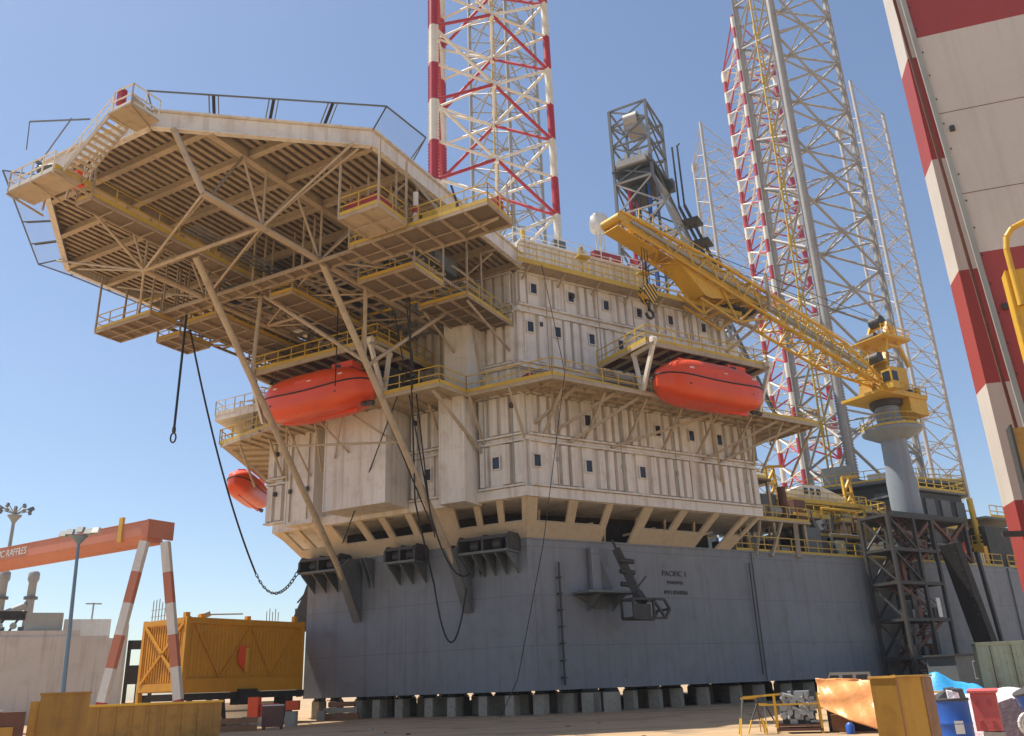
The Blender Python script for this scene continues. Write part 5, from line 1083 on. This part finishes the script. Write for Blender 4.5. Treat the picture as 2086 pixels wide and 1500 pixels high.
def cloth(name, label, cat, f, x0, x1, y0, y1, nx, ny, zf, mats, loc):
    mb = MB(f, mats); vs = []
    for j in range(ny+1):
        for i in range(nx+1):
            u, v = i/nx, j/ny; x, y, z = zf(u, v); vs.append((x, y, z))
    mb.add(vs, [(j*(nx+1)+i, j*(nx+1)+i+1, (j+1)*(nx+1)+i+1, (j+1)*(nx+1)+i) for j in range(ny) for i in range(nx)], 0, True)
    o = mb.build(name, loc=loc); md = o.modifiers.new('thick', 'SOLIDIFY'); md.thickness = .015; return tag(o, label, cat)
def fold(u, v, s, k=1): return (math.sin(u*9+s+v*4*k)*.4+math.sin(u*21+v*11+s*2)*.22+math.sin(v*17-u*7+s)*.3)
fo = frame_at((9.2, 28.6, 0), 18)
def ztarp(u, v):    # draped over a rack: near side hangs, top flat, long skirt slanting down to the right
    ex = fold(u, v, 1.3)*.06
    if v < .55:
        t = v/.55; z = 1.6-(1-t)*(.85+.75*u)-.05*math.sin(3.1*u); y = -.4+.5*t-.5*(1-t)*u+ex*2.2
    else:
        t = (v-.55)/.45; z = 1.6-.12*t-.1*u+ex*.6; y = .1+1.4*t
    return (-.08+u*2.1+ex*.5, y, max(z-.08*u, .03))
cloth('orange_tarpaulin', 'shiny orange tarpaulin draped over crates left of the plywood box', 'tarpaulin', fo, 0, 1, 0, 1, 60, 50, ztarp, ('tarpo',), fo((.8, .5, 0)))
mb = MB(fo, ('dark', 'wood2')); mb.box(.1, 1.5, .5, 1.6, 0, 1.1); mb.box(.2, .8, .2, .5, .02, .5, 1)
tag(mb.build('covered_crate', loc=fo((.8, 1, 0))), 'dark crates mostly hidden beneath the orange tarpaulin', 'crate')
fo2 = frame_at((8.6, 21.0, 0), 20)
cloth('orange_tarpaulin', 'second piece of orange tarpaulin between the plywood box and the blue drum', 'tarpaulin', fo2, 0, 1, 0, 1, 40, 30, lambda u, v: (.0+u*.8, .1+v*.8+fold(u, v, 3)*.05, .42+.85*min(1, v*1.6)+fold(u, v, 2)*.06-.1*u), ('tarpo',), fo2((0, .4, .4)))
mb = MB(fo2, ('orange', 'dark')); mb.box(.0, .85, .3, .8, .25, .42); mb.box(.05, .8, .35, .8, 0, .24, 1); tag(mb.build('orange_pallet', loc=fo2((0, .5, 0))), 'low orange skid under the second orange tarpaulin', 'skid')
fbt = frame_at((13.5, 31.3, 0), 23)
cloth('blue_tarpaulin', 'bright blue tarpaulin humped over material behind the drum', 'tarpaulin', fbt, 0, 1, 0, 1, 60, 40, lambda u, v: (-.15+u*2.1, v*1.6, max(.5, .5+(1.0*math.exp(-((u-.3)/.3)**2)+.62*math.exp(-((u-.85)/.4)**2))*min(1, v*2.2)+fold(u, v, 4)*.07)), ('tarpb',), fbt((1, .8, .5)))
mb = MB(fbt, ('dark',)); mb.box(0, 1.9, .3, 1.6, 0, .7); tag(mb.build('covered_stack', loc=fbt((1, 1, 0))), 'dark stack hidden beneath the blue tarpaulin', 'stack')
fw = frame_at((10.9, 22.3, 0), 26)
cloth('printed_tarpaulin', 'crumpled white and red printed sheet over the heap at the right edge', 'tarpaulin', fw, 0, 1, 0, 1, 60, 40, lambda u, v: (-1.15+u*3.0, v*1.2, max(.05, .1+1.15*min(1, v*1.8)*(.78+.22*u)+fold(u, v, 6)*.09)), ('tarpw',), fw((0, .6, 0)))
mb = MB(fw, ('tarpd',)); mb.slab([(.35, -.12, .1), (1.2, -.1, .05), (1.3, .1, .8), (.75, .12, 1.0), (.45, .1, .9)], (0, .12, 0)); tag(mb.build('dark_sheet', loc=fw((.8, 0, 0))), 'dark maroon sheet hanging below the printed white sheet', 'plastic sheet')
mb = MB(fw, ('dgrey', 'white')); 
for r_ in (.26, .2): mb.path([(1.05+r_*math.cos(a*.42), -.16, .42+r_*math.sin(a*.42)) for a in range(16)], .05, 6, 1)
tag(mb.build('hose_coil', loc=fw((1, -.1, .4))), 'white coiled hose lying against the dark sheet', 'hose coil')
d2 = Vector((11.62, 21.2, .95)); Rm = Matrix.Rotation(math.radians(-22), 3, 'Y'); drum(d2, 'blue plastic drum leaning at the right edge above the printed sheet', h=.85, tilt=lambda p: d2+Rm @ Vector((p[0], p[1], p[2]-.6)))
# motor pack in a frame, sawhorses
fm = frame_at((7.9, 28.9, 0), 16); mp_ = thing('machine_pack', 'grey cast machine parts strapped in an orange and brown rack', 'machine rack', fm((.6, .5, 0)))
random.seed(14)
mb = MB(fm, ('chip', 'dark')); mb.box(.1, 1.1, .15, .8, .25, 1.05, 1)
for i in range(46): x = random.uniform(.05, 1.0); z = random.uniform(.25, 1.15); mb.box(x, x+random.uniform(.08, .26), random.uniform(.0, .1), .3, z, z+random.uniform(.06, .22), random.choice((0, 0, 0, 1)))
for i in range(12): mb.tube((random.uniform(.1, 1.1), .0, random.uniform(.35, 1.15)), (random.uniform(.1, 1.1), .12, random.uniform(.35, 1.15)), .05, 8, 0)
for i in range(5): x = .15+i*.2; mb.tube((x, -.03, .5+.1*(i % 2)), (x, .1, .5+.1*(i % 2)), .09, 12, 0)
mb.box(.35, 1.0, .1, .8, 1.05, 1.22); mb.build('casting', mp_)
mb = MB(fm, ('rust', 'yellow')); 
for x in (-.08, 1.24):
    for y in (-.1, .85): mb.bar((x, y, 0), (x, y, 1.15), .07, .07, 1)
for y in (-.1, .85): mb.bar((-.1, y, .12), (1.26, y, .12), .08); mb.bar((-.1, y, .24), (1.26, y, .24), .05)
mb.bar((-.55, -.16, .85), (1.7, -.16, .85), .03, .05, 1); mb.build('rack_frame', mp_)
def sawhorse(P, az, lab, w_=.5, h=1.05):
    f = frame_at(P, az); mb = MB(f, ('yellow', 'dark')); mb.bar((0, 0, h), (w_, .1, h), .05)
    for x in (.05, w_-.05):
        for y in (-.28, .28): mb.bar((x, 0, h), (x+(.12 if x > .2 else -.12), y, h*.45), .035, .035, 1); mb.bar((x+(.12 if x > .2 else -.12), y, h*.45), (x+(.2 if x > .2 else -.2), y*1.6, 0), .035, .035, 0)
    tag(mb.build('sawhorse', loc=f((0, 0, 0))), lab, 'sawhorse', 'orange sawhorses')
sawhorse((6.85, 29.2, 0), 10, 'orange sawhorse standing left of the machine rack'); sawhorse((7.5, 30.0, 0), 40, 'smaller orange sawhorse half hidden at the left side of the machine rack', .35, .85)
mb = MB(ID, ('yellow',)); mb.bar((6.9, 29.15, 1.08), (8.0, 28.8, 1.15), .06); tag(mb.build('barrier_rail', loc=(6.9, 29.1, 1.08)), 'orange rail laid from the sawhorse to the machine rack', 'rail')
mb = MB(ID, ('blue',)); mb.lathe((9.6, 27.6, 0), [(.12, 0), (.13, .25), (.05, .32)], 14); tag(mb.build('water_jug', loc=(9.6, 27.6, 0)), 'small blue jug on the ground below the orange tarpaulin', 'jug')
random.seed(31)
for i, (x, y) in enumerate(((9.3, 16.9), (10.1, 17.6), (9.6, 18.2))):
    f = frame_at((x, y, 0), random.uniform(0, 90)); mb = MB(f, ('wood2' if i else 'red',)); mb.slab([(0, 0, 0), (.9, .1, 0), (.85, .3, .02), (.05, .25, .03)], (0, 0, .08)); tag(mb.build('scrap_board', loc=f((0, 0, 0))), ('dark red', 'short brown', 'weathered brown')[i]+' scrap board lying on the sand %s' % ('nearest the pink cabinet', 'at the right edge', 'farthest behind the red board')[i], 'board')

# ================================================================ LEFT SIDE
K_ = .7
gl = thing('gantry_crane', 'faded red gantry crane with a banded A-frame leg and white lettering', 'gantry crane', (-30*K_, 69*K_, 0))
ga = math.atan2(-18.1, 10.8); fg0 = frame_at((0, 0, 0), math.degrees(ga)+90)   # x along the beam towards the right
def fg(p): q = fg0((p[0]*K_, p[1]*K_, 0)); return Vector((-29.9*K_+q.x, 68.8*K_+q.y, 1.7+(p[2]-1.7)*K_))
mb = MB(fg, ('salmon', 'rust')); mb.slab([(-60, 0, 14.15), (0, 0, 14.15), (0, 0, 15.25), (-60, 0, 15.25)], (0, 2.3, 0)); mb.slab([(-60, .0, 14.145), (0, .0, 14.145), (0, .5, 13.55), (-60, .5, 13.55)], (0, 1.3, 0)); mb.box(-60, 0, -.05, 2.35, 15.26, 15.32)
mb.box(.0, .25, -.06, 2.4, 13.9, 15.36); mb.build('main_beam', gl)
mb = MB(fg, ('yellow',)); mb.box(-3.6, -3.1, -.1, .1, 13.9, 15.9); mb.build('service_ladder', gl)
bx = fg((1, 0, 0))-fg((0, 0, 0)); text('CIMC RAFFLES', .62, fg((-19.5, -.03, 14.4)), bx, Vector((0, 0, 1)), gl, 'white', .02)
for (tx, ty, bx_, by_) in ((-30.0, 68.9, -31.55, 68.1), (-28.6, 69.6, -26.55, 70.2)):
    mb = MB(lambda p: Vector((p[0]*K_, p[1]*K_, 1.7+(p[2]-1.7)*K_)), ('white', 'salmon', 'red')); zs = [13.6, 11.2, 8.8, 6.4, 4.0, 1.6, -.72]
    for i in range(6):
        t0, t1 = (13.6-zs[i])/13.6, (13.6-zs[i+1])/13.6; mb.bar((tx+(bx_-tx)*t0*1.12, ty+(by_-ty)*t0, zs[i]), (tx+(bx_-tx)*t1*1.12, ty+(by_-ty)*t1, zs[i+1]), .62, .62, (0, 1, 0, 1, 0, 2)[i])
    mb.build('frame_leg', gl)
def LPF(p): return Vector((p[0]*.75, p[1]*.75, max(0, 1.7+(p[2]-1.7)*.75)))
lp = thing('yard_light_pole', 'slim blue grey pole with a cluster of floodlights in front of the gantry beam', 'light pole', (-20.3, 40.1, 0))
mb = MB(LPF, ('polebl',)); mb.tube((-27.05, 53.5, 0), (-27.35, 53.35, 11.0), .15, 12, r2=.09); mb.lathe((-27.35, 53.35, 10.9), [(.1, 0), (.45, .45), (.5, .5), (.1, .52)], 14); mb.build('pole', lp)
mb = MB(LPF, ('smoke', 'white'))
for i, (a, z) in enumerate(((-1.0, 0), (-.6, .1), (0, .22), (.55, .1), (1.0, .15))): mb.slab([(-27.35+a-.22, 53.1, 11.4+z), (-27.35+a+.22, 53.1, 11.4+z), (-27.35+a+.2, 53.3, 11.75+z), (-27.35+a-.2, 53.3, 11.75+z)], (0, .3, 0), 1 if i > 3 else 0)
mb.bar((-28.4, 53.35, 11.4), (-26.3, 53.35, 11.5), .08); mb.build('floodlight', lp)
hm = thing('high_mast_light', 'tall pale high mast with a ring of lamps at the far left', 'mast light', (-61.2, 103.2, 0))
mb = MB(ID, ('smoke',)); mb.tube((-61.2, 103.2, 0), (-61.2, 103.2, 24), .32, 12, r2=.18); mb.build('mast', hm)
mb = MB(ID, ('dgrey', 'smoke'))
for i in range(12):
    a = i*.5236; x, y = 1.7*math.cos(a), 1.7*math.sin(a); mb.tube((-61.2+x, 103.2+y, 24.0+.4*(i % 2)), (-61.2+x*1.12, 103.2+y*1.12, 23.6+.4*(i % 2)), .2, 8, 0); mb.bar((-61.2, 103.2, 23.4), (-61.2+x, 103.2+y, 24.0+.4*(i % 2)), .08, .08, 1)
mb.lathe((-61.2, 103.2, 22.4), [(.25, 0), (.4, .3), (.8, .8), (.8, .9), (.3, 1.0)], 14, 1); mb.build('lamp_ring', hm)
ww = thing('plastered_wall', 'long pale grey weathered wall behind the gantry leg', 'wall', (-42, 80, 0))
fwl = frame_at((-36.4, 82.3, 0), -26)
mb = MB(fwl, ('wallg',)); mb.box(-24, -1.6, 0, 1.5, 0, 7.3); mb.slab([(-1.6, 0, 0), (.0, 0, 0), (.0, 0, 8.3), (-.35, 0, 8.1), (-.6, 0, 7.05), (-1.6, 0, 7.1)], (0, 1.5, 0)); mb.slab([(-24, .02, 7.3), (-4.4, .02, 7.3), (-2.6, .02, 6.9), (-1.6, .02, 7.31)], (0, 1.4, 0)); mb.box(-30, -4, .1, 1.4, 7.31, 7.8); mb.box(-30, -24, 0, 1.5, 0, 7.3); mb.build('wall_face', ww)
mb = MB(fwl, ('smoke', 'nearblack', 'white')); mb.box(-8.6, -5.6, .8, 3, 7.8, 9.4, 0); mb.box(-18, -8.6, 1.5, 3, 8.9, 9.6, 1)
for i in range(8): mb.bar((-17.5+i*1.1, 1.4, 7.8), (-16.7+i*1.1, 1.4, 9.2), .18, mi=1); mb.tube((-17.2+i*1.1, 1.3, 8.3), (-17.2+i*1.1, 1.5, 8.3), .3, 8, 0)
mb.box(-5.5, -1.5, 3, 6, 7.0, 9.0, 2); mb.bar((-3.2, 4, 9), (-3.2, 4, 10.6), .15); mb.bar((-3.9, 4, 10.5), (-2.5, 4, 10.5), .12); mb.build('wall_top_plant', ww)
st = thing('exhaust_stack', 'pair of linked grey exhaust stacks above the pale wall', 'exhaust stack', (-55, 95, 0))
mb = MB(ID, ('leggrey', 'dgrey'))
for (x, y) in ((-56.2, 94.8), (-53.6, 95.9)):
    mb.lathe((x, y, 0), [(.5, 0), (.42, 14.2), (.58, 14.5), (.58, 15.2), (.42, 15.4)], 16); mb.lathe((x, y, 9), [(.8, 0), (.8, .5)], 16, 1); mb.lathe((x, y, 12.4), [(.7, 0), (.7, .3)], 16, 1)
mb.tube((-56.2, 94.8, 10.6), (-53.8, 95.7, 11.8), .4, 12); mb.box(-57.4, -52.5, 94, 97, 0, 9.0, 1); mb.build('stack_pair', st)

fcn = frame_at((-19.75, 52.4, 0), 29.4)     # near bottom corner of the yellow container; x right along its long side
def FC(p): P = Vector((-19.75, 52.4, 0)); e = Vector((4.9, 7.7, 0)).normalized(); n = Vector((-3.7, 2.9, 0)).normalized(); return P+e*p[0]+n*p[1]+Vector((0, 0, p[2]))
yc = thing('yellow_container', 'big yellow corrugated container module raised on dark trestles', 'container', FC((4.5, 2.3, 1.75)))
mb = MB(FC, ('cont',)); LC, WC = 9.3, 4.75; mb.box(0.06, LC, 0.06, WC, 2.05, 6.1)
for i in range(32): x = .45+i*.27; mb.box(x, x+.14, .03, .059, 2.8, 5.8)
for i in range(16): y = .35+i*.27; mb.box(.0, .059, y, y+.14, 2.6, 5.85)
for x in (-.06, LC-.2): 
    for y in (-.06, WC-.2): mb.box(x, x+.28, y, y+.28, 1.5, 6.25)
mb.box(.2, LC, -.08, -.0, 1.95, 2.75); mb.box(.2, LC, -.08, 0, 5.85, 6.2); mb.box(-.08, 0, .2, WC, 2.1, 2.55); mb.box(-.08, 0, .2, WC, 5.9, 6.2); mb.build('container_body', yc)
mb = MB(FC, ('cont',)); 
for a, b in (((-.08, .2, 2.5), (-.08, 4.5, 5.9)), ((-.08, 4.5, 2.5), (-.08, .2, 5.9))): mb.bar(a, b, .08, .18)
for a, b in (((.6, -.08, 5.8), (2.6, -.08, 2.8)), ((2.6, -.08, 2.8), (4.8, -.08, 5.8)), ((4.8, -.08, 5.8), (6.6, -.08, 2.8)), ((6.6, -.08, 2.8), (8.8, -.08, 5.8))): mb.bar(a, b, .05, .09)
mb.build('cross_brace', yc)
mb = MB(FC, ('orange', 'yellow')); mb.slab([(3.9, -.14, 3.6), (4.5, -.14, 3.1), (4.6, -.14, 4.6), (3.9, -.14, 4.6)], (0, .06, 0)); mb.box(4.4, 4.62, -.2, -.1, 3.1, 4.5, 1); mb.build('door_hatch', yc)
random.seed(2)
mb = MB(FC, ('cont', 'rust', 'smoke'))
for x, h in ((0, .3), (1.1, .25), (4.6, .25), (8.6, .4)): mb.box(x, x+.3, .2, .5, 6.1, 6.1+h+.1)
mb.bar((1.5, 1, 6.3), (2.2, 1, 6.55), .3, mi=2); mb.bar((2.2, 1, 6.5), (4.8, 1, 6.65), .08, mi=2)
for i in range(7): x = -.1+.0*i; mb.tube((.2, 2.2+i*.35, 6.1), (.2, 2.2+i*.35, 7.3+.3*random.random()), .03, 5, 2)
for i in range(5): mb.tube((6.8+.25*i, 1, 6.1), (6.8+.25*i, 1, 6.9+.2*(i % 2)), .025, 5, 1)
for z in (6.5, 6.9): mb.bar((.2, 2.1, z), (.2, 4.5, z), .03, mi=2)
mb.build('roof_fitting', yc)
mb = MB(FC, ('dark', 'nearblack')); mb.box(.3, LC+.2, -.1, WC, 1.55, 1.94, 1)
for x in (2.2, 3.1, 8.3):
    for y in (.3, 3.8): mb.bar((x, y, 1.6), (x-.35, y-.1, 0), .2); mb.bar((x+.1, y, 1.6), (x+.45, y+.1, 0), .2)
mb.box(4.0, 5.4, -.3, .6, 1.2, 2.1, 1); mb.box(8.0, 8.8, .2, 1.2, .6, 1.7, 1); mb.build('trestle', yc)
# clutter under and around the container
def clutter(name, lab, cat, f, parts, mats):
    mb = MB(f, mats)
    for p in parts: mb.box(*p)
    return tag(mb.build(name, loc=f((parts[0][0], parts[0][2], 0))), lab, cat)
I0 = frame_at((0, 0, 0), 0)
clutter('site_hoarding', 'low pale boards standing behind the container trestles', 'boarding', I0, [(-25, -16, 63, 63.2, 0, 1.3, 0), (-25, -16, 62.95, 62.99, .7, .8, 1)], ('white', 'dgrey'))
clutter('orange_crate', 'orange and dark red crates under the yellow container', 'crate', I0, [(-16.2, -15.6, 53.6, 54.3, .5, 1.6, 0), (-15.5, -14.5, 53.8, 54.4, .5, 1.2, 1), (-16.1, -14.6, 53.7, 54.3, 0, .45, 2)], ('orange', 'red', 'conc'))
clutter('orange_bin', 'small bright orange bin on blocks beside the brown panel', 'bin', I0, [(-13.3, -12.6, 51, 51.5, .85, 1.35, 0), (-13.3, -12.7, 51, 51.5, 0, .8, 1)], ('orange', 'conc'))
mb = MB(ID, ('rust', 'white')); mb.box(-13.75, -12.65, 48.1, 48.3, .12, 1.15); mb.box(-13.75, -12.65, 48.08, 48.32, 1.151, 1.21, 1)
for x in (-13.7, -12.8): mb.box(x, x+.1, 48.1, 48.3, 0, .12)
tag(mb.build('steel_sheet', loc=(-13.2, 48.2, 0)), 'dull brown steel panel standing in front of the keel blocks at left', 'panel')
fpl = frame_at((-17.6, 46.3, 0), -18)
for k, lab in enumerate(('lowest timber beam of the stack behind the ochre beam', 'upper timber beam of the stack behind the ochre beam')):
    mb = MB(fpl, ('wood2', 'conc')); mb.box(.2, 4.0, .2-k*.0, .5, .02+k*.34, .3+k*.34); mb.box(.25, .5, .15, .6, .301+k*.34, .339+k*.34, 1); mb.box(3.2, 3.5, .15, .6, .301+k*.34, .339+k*.34, 1)
    tag(mb.build('timber_beam', loc=fpl((.2, .3, 0))), lab, 'timber beam')
clutter('timber_stack', 'stack of brown sleepers left of the first keel blocks', 'timber stack', I0, [(-13.4, -10.9, 60.2, 60.6, .0, .4, 0), (-13.2, -11.0, 60.2, 60.6, .42, .75, 1), (-12.9, -11.2, 60.2, 60.5, .8, 1.1, 0), (-13.5, -13.0, 59.6, 60.1, 0, .6, 1)], ('wood2', 'conc'))
clutter('equipment_frame', 'dark lattice equipment frame between the wall and the yellow container', 'steel frame', frame_at((-32.3, 73.2, 0), -24), [(0, .3, 0, .5, 0, 6.3, 0), (1.9, 2.2, 0, .5, 0, 6.3, 0), (0, 2.2, 0, .5, 5.6, 6.3, 0), (.3, 1.9, 0, .4, 4.0, 4.35, 0), (.3, 1.9, 0, .4, 2.9, 3.2, 0), (.3, 1.2, 0, .4, 3.2, 4.0, 0), (.3, 1.9, 0, .4, 1.2, 1.5, 0), (.3, 1.9, 0, .4, .0, .6, 0), (.9, 1.0, 0, .4, 1.5, 2.9, 0)], ('nearblack',))
# boxes in the left foreground
fl1 = frame_at((-11.3, 21.3, 0), -28); mb = MB(fl1, ('ochre', 'wood')); mb.box(.0, 1.05, 0, 1.2, 0, 1.88); mb.box(-.03, 1.08, -.03, 1.23, 1.882, 1.93, 0); mb.box(-.2, .28, .1, .9, 0, 1.75, 1)
tag(mb.build('ochre_crate', loc=fl1((.5, .5, 0))), 'tall ochre steel box in the left foreground', 'steel box')
fl2 = frame_at((-15.85, 33.3, 0), -20); mb = MB(fl2, ('ochre', 'yellow')); mb.box(0, 4.6, 0, .9, .1, 1.5); mb.box(-.05, 4.65, -.08, .98, 1.502, 1.58, 1)
for i in range(8): mb.box(.3+i*.56, .36+i*.56, -.05, -.001, .15, 1.45)
mb.box(-.05, 4.65, -.06, .96, 0, .098, 0); tag(mb.build('ochre_beam', loc=fl2((2, .4, 0))), 'long ochre plate girder lying in front of the gantry leg feet', 'girder')
fl3 = frame_at((-11.7, 19.3, 0), -30); mb = MB(fl3, ('rust', 'wood', 'white')); mb.box(.25, 1.05, 0, .8, 0, 1.55); mb.box(-.6, .22, .1, .8, 0, 1.62, 1); mb.box(.3, .6, .1, .6, 1.56, 1.6, 2); mb.box(.55, .85, -.03, -.005, .9, 1.25, 1); mb.box(.55, .85, -.05, -.031, .86, .9, 2)
tag(mb.build('brown_crate', loc=fl3((.5, .3, 0))), 'brown crate with a small hatch at the far left of the foreground', 'crate')
random.seed(77)
for i in range(16):
    x = random.uniform(-8, 14); y = random.uniform(26, 44); 
    if 6 < x < 11 and 26 < y < 31: continue
    mb = MB(frame_at((x, y, 0), random.uniform(0, 180)), ('wood2' if i % 3 else 'conc',)); s_ = random.uniform(.05, .14); mb.slab([(0, 0, 0), (s_*2, 0, 0), (s_*1.7, s_, 0), (s_*.2, s_*1.2, 0)], (0.01, .02, s_*.5))
    tag(mb.build('pebble', loc=(x, y, 0)), 'small scrap of rubble lying on the open sandy yard', 'rubble', 'scraps of rubble scattered on the yard')

# thin desert haze round the whole yard
mb = MB(ID, ()); mb.box(-300, 400, -60, 420, -1, 175)
hz = mb.build('haze', mats=()); hz['label'] = 'thin pale haze over the yard'; hz['kind']='stuff'
hm_ = bpy.data.materials.new('haze air'); hm_.use_nodes=True; q=hm_.node_tree; q.nodes.remove(q.nodes['Principled BSDF']); pv=q.nodes.new('ShaderNodeVolumePrincipled'); pv.inputs['Density'].default_value=.00025; pv.inputs['Color'].default_value=(.8,.88,1,1); pv.inputs['Anisotropy'].default_value=.2
q.links.new(pv.outputs[0], q.nodes['Material Output'].inputs['Volume']); hz.data.materials.append(hm_)
